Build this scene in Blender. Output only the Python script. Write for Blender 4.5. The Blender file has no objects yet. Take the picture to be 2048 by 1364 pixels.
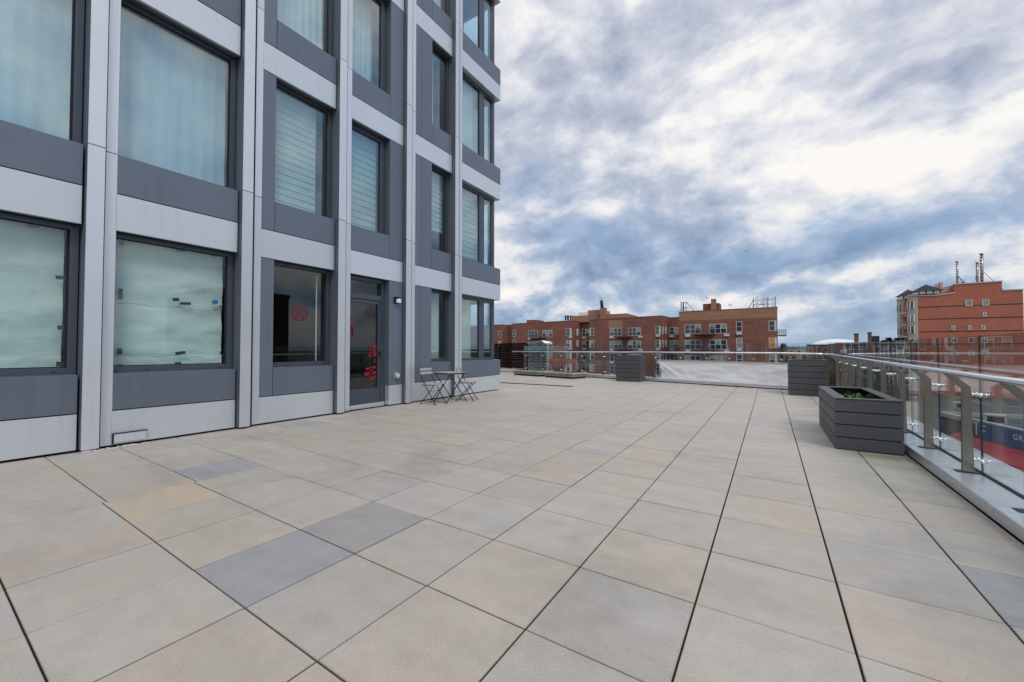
import bpy, bmesh, math, random
from mathutils import Vector, Matrix, noise as mn
R = math.radians
random.seed(7)
scene = bpy.context.scene
col = scene.collection
# ------------------------------------------------------------------ camera
CZ = 1.25; FPX = 798.0; YAW = R(32.87); PITCH = R(1.26)
cam_d = bpy.data.cameras.new('camera'); cam = bpy.data.objects.new('camera', cam_d); col.objects.link(cam)
cam_d.sensor_width = 36; cam_d.lens = FPX/2048*36; cam_d.clip_end = 8000; cam_d.clip_start = .05
cam.location = (0, 0, CZ); cam.rotation_euler = (R(90)+PITCH, 0, YAW)
scene.camera = cam
# ------------------------------------------------------------------ colour management
scene.view_settings.view_transform = 'Standard'; scene.view_settings.look = 'None'
scene.view_settings.exposure = 0.0; scene.view_settings.gamma = 1
# measuring helpers: a point of the photo onto a known plane of the place
_F0 = Vector((-math.sin(YAW), math.cos(YAW), 0)); _R = Vector((math.cos(YAW), math.sin(YAW), 0)); _Z = Vector((0, 0, 1))
_F = _F0*math.cos(PITCH)+_Z*math.sin(PITCH); _U = _F0*-math.sin(PITCH)+_Z*math.cos(PITCH); _C = Vector((0, 0, CZ))
def ray(x, y): return _F+_R*((x-1024)/FPX)-_U*((y-682)/FPX)
def at_plane(x, y, p, n):
    r = ray(x, y); p = Vector(p); n = Vector(n); return _C+r*((p-_C).dot(n)/r.dot(n))
def at_x(x, y, X): return at_plane(x, y, (X, 0, 0), (1, 0, 0))
def at_y(x, y, Y): return at_plane(x, y, (0, Y, 0), (0, 1, 0))
def at_z(x, y, Z): return at_plane(x, y, (0, 0, Z), (0, 0, 1))
# ------------------------------------------------------------------ sun (veiled by cloud)
SUN_AZ = R(128); SUN_EL = R(50)   # azimuth measured from +y towards +x is positive
sl = bpy.data.lights.new('sun', 'SUN'); sl.energy = 1.5; sl.angle = R(18); sl.color = (1, .95, .88)
so = bpy.data.objects.new('sun', sl); col.objects.link(so)
sd = Vector((math.sin(SUN_AZ)*math.cos(SUN_EL), math.cos(SUN_AZ)*math.cos(SUN_EL), math.sin(SUN_EL)))
so.rotation_euler = sd.to_track_quat('Z', 'Y').to_euler()
# ------------------------------------------------------------------ world
world = bpy.data.worlds.new('World'); scene.world = world; world.use_nodes = True
W = world.node_tree; W.nodes.clear()
class NT:
    def __init__(s, t): s.t = t
    def n(s, typ, **k):
        x = s.t.nodes.new(typ)
        for a, b in k.items(): setattr(x, a, b)
        return x
    def put(s, sock, v):
        if v is None: return
        if isinstance(v, bpy.types.NodeSocket): s.t.links.new(v, sock)
        else:
            try: sock.default_value = v
            except Exception: sock.default_value = tuple(v)+(1,)
    def m(s, op, a, b=None, c=None, clamp=False):
        x = s.n('ShaderNodeMath', operation=op); x.use_clamp = clamp
        s.put(x.inputs[0], a); s.put(x.inputs[1], b); s.put(x.inputs[2], c); return x.outputs[0]
    def v(s, op, a, b=None, scale=None):
        x = s.n('ShaderNodeVectorMath', operation=op); s.put(x.inputs[0], a); s.put(x.inputs[1], b)
        if scale is not None: s.put(x.inputs[3], scale)
        return x.outputs['Value'] if op in ('DOT_PRODUCT', 'LENGTH') else x.outputs[0]
    def mix(s, f, a, b, typ='MIX'):
        x = s.n('ShaderNodeMix', data_type='RGBA', blend_type=typ)
        s.put(x.inputs[0], f); s.put(x.inputs[6], a); s.put(x.inputs[7], b); return x.outputs[2]
    def ramp(s, f, stops, interp='LINEAR'):
        x = s.n('ShaderNodeValToRGB'); x.color_ramp.interpolation = interp
        e = x.color_ramp.elements
        while len(e) < len(stops): e.new(.5)
        for i, (p, c) in enumerate(stops):
            e[i].position = p; e[i].color = (tuple(c)+(1,)) if not isinstance(c, (int, float)) else (c, c, c, 1)
        s.put(x.inputs[0], f); return x.outputs[0]
    def noise(s, vec, scale, detail=4, rough=.5, dist=0, out='Fac'):
        x = s.n('ShaderNodeTexNoise'); s.put(x.inputs['Vector'], vec); x.inputs['Scale'].default_value = scale
        x.inputs['Detail'].default_value = detail; x.inputs['Roughness'].default_value = rough; x.inputs['Distortion'].default_value = dist
        return x.outputs[out]
    def comb(s, x_, y_, z_):
        x = s.n('ShaderNodeCombineXYZ'); s.put(x.inputs[0], x_); s.put(x.inputs[1], y_); s.put(x.inputs[2], z_); return x.outputs[0]
    def sep(s, v_):
        x = s.n('ShaderNodeSeparateXYZ'); s.put(x.inputs[0], v_); return x.outputs
def build_sky():
    g = NT(W)
    D = g.n('ShaderNodeTexCoord').outputs['Generated']
    D = g.v('NORMALIZE', D)
    x, y, z = g.sep(D)
    zz = g.m('ADD', g.m('MAXIMUM', z, 0.0), 0.24)
    P = g.comb(g.m('DIVIDE', x, zz), g.m('DIVIDE', y, zz), 0.0)
    # large cloud masses of this sky, placed by direction
    dn = g.noise(D, 3.2, 5, .55, .3, 'Color')
    Dw = g.v('ADD', D, g.v('SCALE', g.v('SUBTRACT', dn, (.5, .5, .5)), scale=.24))
    # wind-drawn cloud deck seen in perspective
    Q1 = g.v('ADD', g.v('MULTIPLY', g.v('ADD', D, g.v('SCALE', g.v('SUBTRACT', dn, (.5, .5, .5)), scale=.10)), (1, 1, 1.7)), (4.7, 2.4, 1))
    warp = g.noise(P, .8, 3, .5, 0, 'Color')
    Pw = g.v('ADD', P, g.v('SCALE', g.v('SUBTRACT', warp, (.5, .5, .5)), scale=.38))
    n1 = g.noise(Q1, 2.5, 8, .52, .15)
    n2 = g.noise(g.v('ADD', Pw, (7.3, 2.1, 0)), .55, 5, .5, .1)
    Q = g.v('ADD', g.v('MULTIPLY', g.v('ADD', D, g.v('SCALE', g.v('SUBTRACT', dn, (.5, .5, .5)), scale=.10)), (1, 1, 1.7)), (1.7, 9.4, 3))
    n3 = g.noise(Q, 5.2, 9, .58, .12)
    n1b = g.noise(g.v('ADD', Q1, (-.02, -.03, -.10)), 2.5, 8, .52, .15)
    n3b = g.noise(g.v('ADD', Q, (-.012, -.02, -.05)), 5.2, 9, .58, .12)
    relief = g.m('ADD', g.m('MULTIPLY', g.m('SUBTRACT', n1, n1b), .8), g.m('MULTIPLY', g.m('SUBTRACT', n3, n3b), 1.1))
    acc = None
    def blob(px, py, sx, sy, rot, amp):
        nonlocal acc
        c = ray(px, py).normalized()
        e1 = Vector((c.y, -c.x, 0)).normalized(); e2 = e1.cross(c).normalized()
        a = e1*math.cos(R(rot))+e2*math.sin(R(rot)); b = e1*-math.sin(R(rot))+e2*math.cos(R(rot))
        u = g.m('DIVIDE', g.v('DOT_PRODUCT', Dw, tuple(a)), sx); v_ = g.m('DIVIDE', g.v('DOT_PRODUCT', Dw, tuple(b)), sy)
        r2 = g.m('ADD', g.m('MULTIPLY', u, u), g.m('MULTIPLY', v_, v_))
        r2 = g.m('ADD', r2, g.m('MULTIPLY', g.m('LESS_THAN', g.v('DOT_PRODUCT', D, tuple(c)), 0.0), 50.0))
        e = g.m('MULTIPLY', g.m('EXPONENT', g.m('MULTIPLY', r2, -1.0)), amp)
        acc = e if acc is None else g.m('ADD', acc, e)
    # negative = darker / bluer cloud, positive = bright
    blob(1230, 100, .26, .07, 20, -.20); blob(1560, 20, .30, .06, 8, -.12); blob(1840, 60, .20, .06, 25, -.13)
    blob(1090, 385, .13, .07, -12, -.30); blob(1230, 480, .20, .045, -4, -.26); blob(1440, 290, .12, .05, 0, -.12)
    blob(1690, 425, .17, .05, -4, -.20); blob(1950, 450, .20, .055, 6, -.18); blob(1760, 500, .26, .03, 0, -.14)
    blob(1480, 180, .22, .09, 20, .05); blob(1860, 295, .26, .085, 3, .26); blob(1560, 330, .16, .06, -8, .2)
    blob(1340, 330, .10, .05, 20, .12); blob(1120, 290, .10, .04, 0, .16); blob(1400, 430, .13, .035, -14, .20)
    blob(1060, 480, .10, .03, 4, .16); blob(1680, 548, .30, .028, 2, .10); blob(1560, 655, .12, .02, 0, .12); blob(1120, 20, .08, .05, 0, .14)
    blob(1300, 560, .25, .03, 2, -.08); blob(1500, 610, .35, .03, 0, -.07)
    d = g.m('ADD', g.m('MULTIPLY', g.m('SUBTRACT', n1, .5), 1.25), g.m('MULTIPLY', g.m('SUBTRACT', n2, .5), .30))
    d = g.m('ADD', d, g.m('MULTIPLY', g.m('SUBTRACT', n3, .5), .95))
    d = g.m('ADD', g.m('ADD', d, acc), .50)
    d = g.m('ADD', d, relief)
    d = g.m('ADD', d, g.m('MULTIPLY', z, .12))
    high = g.ramp(d, [(.0, (.30, .35, .46)), (.22, (.44, .49, .61)), (.42, (.56, .60, .70)), (.54, (.66, .69, .77)), (.68, (.80, .81, .86)), (.86, (.97, .95, .93))])
    low = g.ramp(d, [(.05, (.16, .25, .42)), (.26, (.27, .38, .56)), (.42, (.39, .49, .66)), (.54, (.56, .63, .75)), (.66, (.80, .81, .84)), (.9, (1.0, .96, .90))])
    hz = g.m('MULTIPLY', g.m('SUBTRACT', z, .12), 3.2, clamp=True)
    cloud = g.mix(hz, low, high)
    # openings of blue between the clouds, some of them only mirrored in the tower's windows
    gap = None
    def opening(px, py, sx, sy, rot, amp, mirror=False):
        nonlocal gap
        c = ray(px, py).normalized()
        if mirror: c.x = -c.x
        e1 = Vector((c.y, -c.x, 0)).normalized(); e2 = e1.cross(c).normalized()
        a = e1*math.cos(R(rot))+e2*math.sin(R(rot)); b = e1*-math.sin(R(rot))+e2*math.cos(R(rot))
        u = g.m('DIVIDE', g.m('SUBTRACT', g.v('DOT_PRODUCT', Dw, tuple(a)), 0.0), sx); v_ = g.m('DIVIDE', g.v('DOT_PRODUCT', Dw, tuple(b)), sy)
        r2 = g.m('ADD', g.m('MULTIPLY', u, u), g.m('MULTIPLY', v_, v_))
        r2 = g.m('ADD', r2, g.m('MULTIPLY', g.m('LESS_THAN', g.v('DOT_PRODUCT', D, tuple(c)), 0.0), 50.0))
        e = g.m('MULTIPLY', g.m('EXPONENT', g.m('MULTIPLY', r2, -1.0)), amp)
        gap = e if gap is None else g.m('ADD', gap, e)
    opening(1700, 425, .12, .03, -3, .7); opening(1985, 455, .14, .035, 5, .7); opening(1180, 470, .11, .04, -8, .6); opening(1080, 360, .09, .04, 0, .55); opening(1500, 500, .2, .015, 0, .5)
    opening(740, 150, .10, .13, 0, 1.6, True); opening(735, 300, .07, .07, 0, 1.2, True); opening(600, 250, .10, .05, 30, 1.1, True); opening(590, 380, .08, .04, 10, .9, True)
    opening(60, 250, .14, .10, 0, .7, True); opening(330, 90, .10, .04, 20, .6, True); opening(955, 60, .08, .12, 0, 1.5, True); opening(945, 280, .06, .06, 0, .8, True); opening(610, 620, .12, .05, 0, .9, True)
    gap = g.m('MULTIPLY', gap, g.ramp(g.m('ADD', n3, g.m('MULTIPLY', n1, .6)), [(.62, 1.0), (.98, .1)]), clamp=True)
    cloud = g.mix(gap, cloud, (.30, .49, .76, 1))
    haze = g.m('SUBTRACT', 1.0, g.m('DIVIDE', g.m('MAXIMUM', z, 0.0), .07), clamp=True)
    cloud = g.mix(g.m('MULTIPLY', haze, .75), cloud, (.40, .53, .70, 1))
    zen = g.m('MULTIPLY', g.m('SUBTRACT', z, .76), 6.0, clamp=True)   # overcast sky overhead, out of view, raised to add light on deck and facade
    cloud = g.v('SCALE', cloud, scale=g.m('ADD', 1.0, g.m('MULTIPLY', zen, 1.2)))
    below = g.m('LESS_THAN', z, -.002)
    cloud = g.mix(below, cloud, (.16, .17, .18, 1))
    sky = g.n('ShaderNodeTexSky', sky_type='NISHITA'); sky.sun_disc = False; sky.sun_elevation = SUN_EL; sky.sun_rotation = SUN_AZ
    sky.air_density = 1.2; sky.dust_density = 1.0
    b1 = g.n('ShaderNodeBackground'); g.put(b1.inputs[0], sky.outputs[0]); b1.inputs[1].default_value = .10
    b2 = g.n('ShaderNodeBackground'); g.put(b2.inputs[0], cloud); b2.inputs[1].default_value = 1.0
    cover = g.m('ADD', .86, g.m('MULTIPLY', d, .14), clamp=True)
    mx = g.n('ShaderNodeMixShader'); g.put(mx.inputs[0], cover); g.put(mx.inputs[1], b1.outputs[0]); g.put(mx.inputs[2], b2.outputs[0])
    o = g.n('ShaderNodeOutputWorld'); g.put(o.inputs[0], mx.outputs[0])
build_sky()

# ------------------------------------------------------------------ mesh helpers
class MB:
    def __init__(s): s.v = []; s.f = []; s.mi = []; s.sm = []
    def face(s, pts, mat=0, smooth=False):
        i = len(s.v); s.v += [tuple(p) for p in pts]; s.f.append(tuple(range(i, i+len(pts)))); s.mi.append(mat); s.sm.append(smooth)
    def box(s, a, b, mat=0, M=None):
        x0, x1 = sorted((a[0], b[0])); y0, y1 = sorted((a[1], b[1])); z0, z1 = sorted((a[2], b[2]))
        p = [Vector(q) for q in ((x0, y0, z0), (x1, y0, z0), (x1, y1, z0), (x0, y1, z0), (x0, y0, z1), (x1, y0, z1), (x1, y1, z1), (x0, y1, z1))]
        if M: p = [M @ q for q in p]
        i = len(s.v); s.v += [tuple(q) for q in p]
        for q in ((3, 2, 1, 0), (4, 5, 6, 7), (0, 1, 5, 4), (1, 2, 6, 5), (2, 3, 7, 6), (3, 0, 4, 7)):
            s.f.append(tuple(i+k for k in q)); s.mi.append(mat); s.sm.append(False)
        return s
    def prism(s, poly, ax, lo, hi, mat=0, M=None):
        """poly of 2D points extruded along axis ax (0,1,2)"""
        def P(u, v, w):
            q = [0, 0, 0]; q[ax] = w; o = [k for k in range(3) if k != ax]; q[o[0]] = u; q[o[1]] = v
            q = Vector(q); return M @ q if M else q
        i = len(s.v); n = len(poly)
        s.v += [tuple(P(u, v, lo)) for u, v in poly]+[tuple(P(u, v, hi)) for u, v in poly]
        s.f.append(tuple(i+k for k in range(n))[::-1]); s.f.append(tuple(i+n+k for k in range(n))); s.mi += [mat]*2; s.sm += [False]*2
        for k in range(n):
            s.f.append((i+k, i+(k+1) % n, i+n+(k+1) % n, i+n+k)); s.mi.append(mat); s.sm.append(False)
        return s
    def tube(s, pts, r, seg=10, mat=0, r2=None, smooth=True):
        pts = [Vector(p) for p in pts]; n = len(pts); base = len(s.v)
        for k, p in enumerate(pts):
            d = (pts[min(k+1, n-1)]-pts[max(k-1, 0)]).normalized()
            up = Vector((0, 0, 1)) if abs(d.z) < .95 else Vector((1, 0, 0))
            a = d.cross(up).normalized(); b = d.cross(a)
            rr = r if r2 is None else r+(r2-r)*k/(n-1)
            for j in range(seg):
                t = 2*math.pi*j/seg; s.v.append(tuple(p+a*(math.cos(t)*rr)+b*(math.sin(t)*rr)))
        for k in range(n-1):
            for j in range(seg):
                j2 = (j+1) % seg
                s.f.append((base+k*seg+j, base+k*seg+j2, base+(k+1)*seg+j2, base+(k+1)*seg+j)); s.mi.append(mat); s.sm.append(smooth)
        s.f.append(tuple(base+j for j in range(seg))[::-1]); s.f.append(tuple(base+(n-1)*seg+j for j in range(seg))); s.mi += [mat]*2; s.sm += [False]*2
        return s
    def build(s, name, mats, parent=None, bevel=0, fix=True):
        me = bpy.data.meshes.new(name); me.from_pydata(s.v, [], s.f)
        if not isinstance(mats, (list, tuple)): mats = [mats]
        for m in mats: me.materials.append(m)
        for p, a, b in zip(me.polygons, s.mi, s.sm): p.material_index = a; p.use_smooth = b
        if fix:
            bm = bmesh.new(); bm.from_mesh(me); bmesh.ops.recalc_face_normals(bm, faces=bm.faces); bm.to_mesh(me); bm.free()
        o = bpy.data.objects.new(name, me); col.objects.link(o)
        if parent: o.parent = parent
        if bevel:
            b = o.modifiers.new('bevel', 'BEVEL'); b.width = bevel; b.segments = 2; b.limit_method = 'ANGLE'
        return o
def tag(o, label=None, cat=None, group=None, kind=None):
    if label: o['label'] = label
    if cat: o['category'] = cat
    if group: o['group'] = group
    if kind: o['kind'] = kind
    return o
def thing(name, loc, label, cat, group=None, rz=0):
    o = bpy.data.objects.new(name, None); col.objects.link(o); o.location = loc; o.rotation_euler.z = rz; o.empty_display_size = .1
    return tag(o, label, cat, group)
def copy_tree(o, parent=None):
    c = o.copy(); col.objects.link(c); c.parent = parent
    for ch in list(o.children): copy_tree(ch, c)
    return c
# ------------------------------------------------------------------ materials
def mat(name, color=(.5, .5, .5), rough=.5, metal=0, spec=.5, var=0, vscale=3, bump=0, bscale=60, streak=0, coat=0):
    m = bpy.data.materials.new(name); m.use_nodes = True; g = NT(m.node_tree); b = m.node_tree.nodes['Principled BSDF']
    b.inputs['Roughness'].default_value = rough; b.inputs['Metallic'].default_value = metal
    b.inputs['Specular IOR Level'].default_value = spec
    tc = g.n('ShaderNodeTexCoord').outputs['Object']
    c = tuple(color)+(1,)
    if var or streak:
        n = g.noise(tc, vscale, 5, .6)
        k = g.m('ADD', 1-var, g.m('MULTIPLY', n, 2*var))
        if streak:
            st = g.noise(g.v('MULTIPLY', tc, (9, 9, .25)), 1.6, 4, .6)
            st2 = g.noise(tc, .9, 2, .5)
            st = g.m('MULTIPLY', g.ramp(st, [(.5, 0.0), (.75, 1.0)]), g.ramp(st2, [(.4, 0.0), (.7, 1.0)]))
            k = g.m('MULTIPLY', k, g.m('SUBTRACT', 1.0, g.m('MULTIPLY', st, streak)))
        k = g.m('MULTIPLY', k, g.m('ADD', .93, g.m('MULTIPLY', g.n('ShaderNodeObjectInfo').outputs['Random'], .12)))   # every panel its own batch
        x = g.v('SCALE', tuple(color), scale=k)
        g.put(b.inputs['Base Color'], x)
        rr = g.m('ADD', rough-.06, g.m('MULTIPLY', n, .12)); g.put(b.inputs['Roughness'], rr)
    else: b.inputs['Base Color'].default_value = c
    if bump:
        bn = g.n('ShaderNodeBump'); bn.inputs['Strength'].default_value = bump; bn.inputs['Distance'].default_value = .01
        g.put(bn.inputs['Height'], g.noise(tc, bscale, 4, .6)); g.put(b.inputs['Normal'], bn.outputs[0])
    return m
def glass(name, tint, ior, rough=0.0, gcol=(1, 1, 1), wave=0):
    m = bpy.data.materials.new(name); m.use_nodes = True; t = m.node_tree; t.nodes.clear(); g = NT(t)
    tr = g.n('ShaderNodeBsdfTransparent'); tr.inputs[0].default_value = tuple(tint)+(1,)
    gl = g.n('ShaderNodeBsdfGlossy'); gl.inputs['Roughness'].default_value = rough; gl.inputs[0].default_value = tuple(gcol)+(1,)
    fr = g.n('ShaderNodeFresnel'); bf = g.n('ShaderNodeNewGeometry').outputs['Backfacing']
    g.put(fr.inputs[0], g.m('ADD', ior, g.m('MULTIPLY', bf, 1/ior-ior)))   # same mirror strength on both faces of a thin sheet
    mx = g.n('ShaderNodeMixShader'); g.put(mx.inputs[0], fr.outputs[0]); g.put(mx.inputs[1], tr.outputs[0]); g.put(mx.inputs[2], gl.outputs[0])
    if wave:
        bn = g.n('ShaderNodeBump'); bn.inputs['Strength'].default_value = wave; bn.inputs['Distance'].default_value = .02
        g.put(bn.inputs['Height'], g.noise(g.n('ShaderNodeTexCoord').outputs['Object'], 1.3, 1, .4)); g.put(gl.inputs['Normal'], bn.outputs[0]); 
    o = g.n('ShaderNodeOutputMaterial'); g.put(o.inputs[0], mx.outputs[0]); return m
M = {}
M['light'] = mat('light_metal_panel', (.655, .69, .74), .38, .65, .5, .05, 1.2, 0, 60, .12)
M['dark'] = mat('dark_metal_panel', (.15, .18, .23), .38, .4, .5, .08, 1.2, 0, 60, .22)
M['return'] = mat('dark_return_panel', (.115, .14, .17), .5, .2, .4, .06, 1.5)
M['gap'] = mat('black_joint', (.006, .007, .009), .8)
M['frame'] = mat('window_frame_metal', (.075, .095, .125), .38, .4, .5, .05)
M['room'] = mat('dim_room', (.035, .036, .035), .9)
M['roomfloor'] = mat('room_floor', (.2, .15, .1), .6)
M['winglass'] = glass('tinted_window_glass', (.83, .935, .975), 2.15, 0)
M['plainglass'] = glass('plain_window_glass', (.88, .94, .95), 1.5, 0)
M['doorglass'] = glass('door_glass', (.82, .87, .87), 1.5, 0)
M['railglass'] = glass('railing_glass', (.90, .94, .945), 1.68, 0)
M['glassedge'] = mat('glass_edge', (.012, .035, .035), .2)
M['steel'] = mat('brushed_steel', (.34, .31, .265), .24, .95)
M['brightsteel'] = mat('polished_steel', (.88, .88, .88), .17, 1, .5)
M['curb'] = mat('curb_cap_metal', (.62, .65, .69), .28, .6, .5, .12, 1.4)
M['planter'] = mat('charcoal_composite_board', (.072, .074, .083), .55, 0, .4, .14, 5, .15, 90, .12)
M['soil'] = mat('dark_soil', (.012, .01, .008), 1, bump=.6, bscale=30)
M['leaf'] = mat('green_leaf', (.05, .13, .03), .6, var=.3)
M['vinyl'] = mat('white_vinyl_banner', (.96, .965, .98), .55, 0, .3, .07, 2.5, .25, 8, .12)
M['wood'] = mat('weathered_slat_wood', (.37, .335, .315), .8, var=.25, vscale=12)
M['blackmetal'] = mat('black_metal', (.012, .012, .014), .45, .3)
M['darkfence'] = mat('dark_slat_wood', (.005, .004, .004), .8, 0, .08)
M['tan'] = mat('tan_metal_hatch', (.33, .27, .20), .5, .2, .5, .06)
M['white'] = mat('white_paint', (.72, .73, .74), .5, var=.04)
M['offwhite'] = mat('weathered_white_frame', (.50, .51, .52), .6, var=.1)
M['whiteplastic'] = mat('white_plastic', (.75, .77, .8), .35)
M['concrete'] = mat('grey_concrete', (.33, .33, .33), .85, var=.12, vscale=.6)
M['roofing'] = mat('dark_flat_roofing', (.07, .075, .08), .85, var=.25, vscale=.3)
M['red'] = mat('red_canvas_awning', (.42, .03, .05), .7, var=.12)
M['redframe'] = mat('rust_red_steel', (.42, .09, .06), .6, var=.1)
M['blue'] = mat('blue_signboard', (.02, .09, .22), .45, var=.2, vscale=2)
M['lettering'] = mat('white_lettering', (.7, .75, .8), .5)
M['redletter'] = mat('red_sign_reflection', (.22, .008, .014), .5)  # flat red standing in for a sign's reflection in the door
M['asphalt'] = mat('asphalt', (.05, .05, .052), .9, var=.15, vscale=.2)
M['pavement'] = mat('pavement_concrete', (.25, .245, .235), .9, var=.1, vscale=.5)
M['earth'] = mat('city_ground', (.10, .105, .10), .95, var=.25, vscale=.02)
M['paleblock'] = mat('pale_stone_block', (.46, .42, .36), .85, var=.06)
M['darkpane'] = mat('dark_window_pane', (.02, .03, .04), .12, 0, .8)
M['shadepane'] = mat('shaded_window_pane', (.22, .25, .24), .2, 0, .7, .25, .5)
M['amberpane'] = mat('amber_window_pane', (.55, .22, .02), .3, 0, .6)
M['trunk'] = mat('bark', (.06, .045, .035), .9)
M['darkleaf'] = mat('evergreen_foliage', (.018, .035, .022), .8, var=.4, vscale=2)
M['yellowleaf'] = mat('yellowing_foliage', (.16, .15, .02), .8, var=.4, vscale=1.5)
M['brownleaf'] = mat('autumn_foliage', (.10, .075, .035), .8, var=.4, vscale=1.5)
M['farwood'] = mat('far_tree_mass', (.055, .07, .065), .95, var=.4, vscale=.05)
M['stadium'] = mat('white_membrane_roof', (.60, .63, .68), .5)
M['stadiumbase'] = mat('blue_steel_stand', (.05, .08, .13), .7)
M['acgrey'] = mat('grey_sheet_metal', (.42, .43, .43), .5, .2)
M['pinkwall'] = mat('pink_stucco', (.45, .24, .21), .8, var=.04)
M['pale'] = mat('pale_cream_brick', (.42, .36, .28), .8, var=.06)
M['slate'] = mat('slate_roof', (.035, .04, .045), .8, 0, .15)
M['teal'] = glass('teal_screen_glass', (.55, .78, .80), 1.5)
nt = NT(M['vinyl'].node_tree); pb = M['vinyl'].node_tree.nodes['Principled BSDF']; out = M['vinyl'].node_tree.nodes['Material Output']
tl_ = nt.n('ShaderNodeBsdfTranslucent'); tl_.inputs[0].default_value = (.85, .86, .88, 1)
mx_ = nt.n('ShaderNodeMixShader'); mx_.inputs[0].default_value = .3; nt.put(mx_.inputs[1], pb.outputs[0]); nt.put(mx_.inputs[2], tl_.outputs[0]); nt.put(out.inputs[0], mx_.outputs[0])
M['sealant'] = mat('white_sealant', (.55, .53, .5), .9, var=.3, vscale=30)
M['tape'] = mat('dark_tape', (.045, .06, .055), .6)
M['bluetape'] = mat('blue_tape', (.03, .22, .42), .6)

def cloth_mat(name, c, kind):
    m = bpy.data.materials.new(name); m.use_nodes = True; g = NT(m.node_tree); b = m.node_tree.nodes['Principled BSDF']
    b.inputs['Roughness'].default_value = .85; b.inputs['Specular IOR Level'].default_value = .2
    tc = g.n('ShaderNodeTexCoord').outputs['Object']
    if kind == 'paper': n = g.noise(g.v('MULTIPLY', tc, (1, 1, 2.2)), 1.6, 6, .6)
    else: n = g.noise(g.v('MULTIPLY', tc, (1, 6, .5)), 2.0, 5, .6)
    k = g.m('ADD', .82, g.m('MULTIPLY', n, .36))
    g.put(b.inputs['Base Color'], g.v('SCALE', tuple(c), scale=k))
    if kind == 'paper':   # crumple
        bn = g.n('ShaderNodeBump'); bn.inputs['Strength'].default_value = .38; bn.inputs['Distance'].default_value = .03
        c1 = g.noise(tc, 3.2, 6, .55, 1.2); c2 = g.m('ABSOLUTE', g.m('SUBTRACT', g.noise(g.v('MULTIPLY', tc, (1, 1, 1.8)), 2.1, 3, .5, .8), .5))
        g.put(bn.inputs['Height'], g.m('ADD', c1, g.m('MULTIPLY', c2, 1.5))); g.put(b.inputs['Normal'], bn.outputs[0])
    return m
M['paper'] = cloth_mat('white_masking_paper', (.66, .71, .67), 'paper')
M['curtain'] = cloth_mat('sheer_white_curtain', (.72, .75, .73), 'cloth')
M['curtaincream'] = cloth_mat('cream_curtain', (.62, .60, .42), 'cloth')
M['blind'] = cloth_mat('pale_slat_blind', (.58, .60, .54), 'paper')

def brick_mat(name, c1, c2, mortar, band=.35):
    m = bpy.data.materials.new(name); m.use_nodes = True; g = NT(m.node_tree); b = m.node_tree.nodes['Principled BSDF']
    b.inputs['Roughness'].default_value = .9
    tc = g.n('ShaderNodeTexCoord').outputs['Object']; x, y, z = g.sep(tc)
    vec = g.comb(g.m('ADD', x, y), z, 0.0)
    br = g.n('ShaderNodeTexBrick'); g.put(br.inputs['Vector'], vec); br.inputs['Scale'].default_value = 1
    br.inputs['Brick Width'].default_value = .42; br.inputs['Row Height'].default_value = .15; br.inputs['Mortar Size'].default_value = .012
    br.inputs['Color1'].default_value = tuple(c1)+(1,); br.inputs['Color2'].default_value = tuple(c2)+(1,); br.inputs['Mortar'].default_value = tuple(mortar)+(1,)
    n = g.noise(g.v('MULTIPLY', tc, (.22, .22, 1.6)), 1.0, 6, .65)
    n2 = g.noise(tc, .16, 3, .5)
    k = g.m('ADD', 1-band, g.m('MULTIPLY', n, band*1.5)); k = g.m('MULTIPLY', k, g.m('ADD', .75, g.m('MULTIPLY', n2, .5)))
    c = g.v('SCALE', br.outputs[0], scale=k)
    g.put(b.inputs['Base Color'], c)
    return m
M['brick'] = brick_mat('red_brown_brick', (.27, .098, .064), (.175, .063, .044), (.2, .13, .10), .5)
M['brickpale'] = brick_mat('faded_tan_brick', (.38, .20, .125), (.30, .155, .095), (.2, .13, .09), .35)
M['brickorange'] = brick_mat('orange_brick', (.43, .135, .09), (.35, .108, .072), (.27, .12, .07), .2)
M['brickdark'] = brick_mat('dark_brown_brick', (.05, .035, .03), (.035, .026, .022), (.05, .04, .035), .4)
M['brickmauve'] = brick_mat('mauve_brown_brick', (.16, .085, .07), (.12, .065, .055), (.15, .1, .09), .3)

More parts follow.
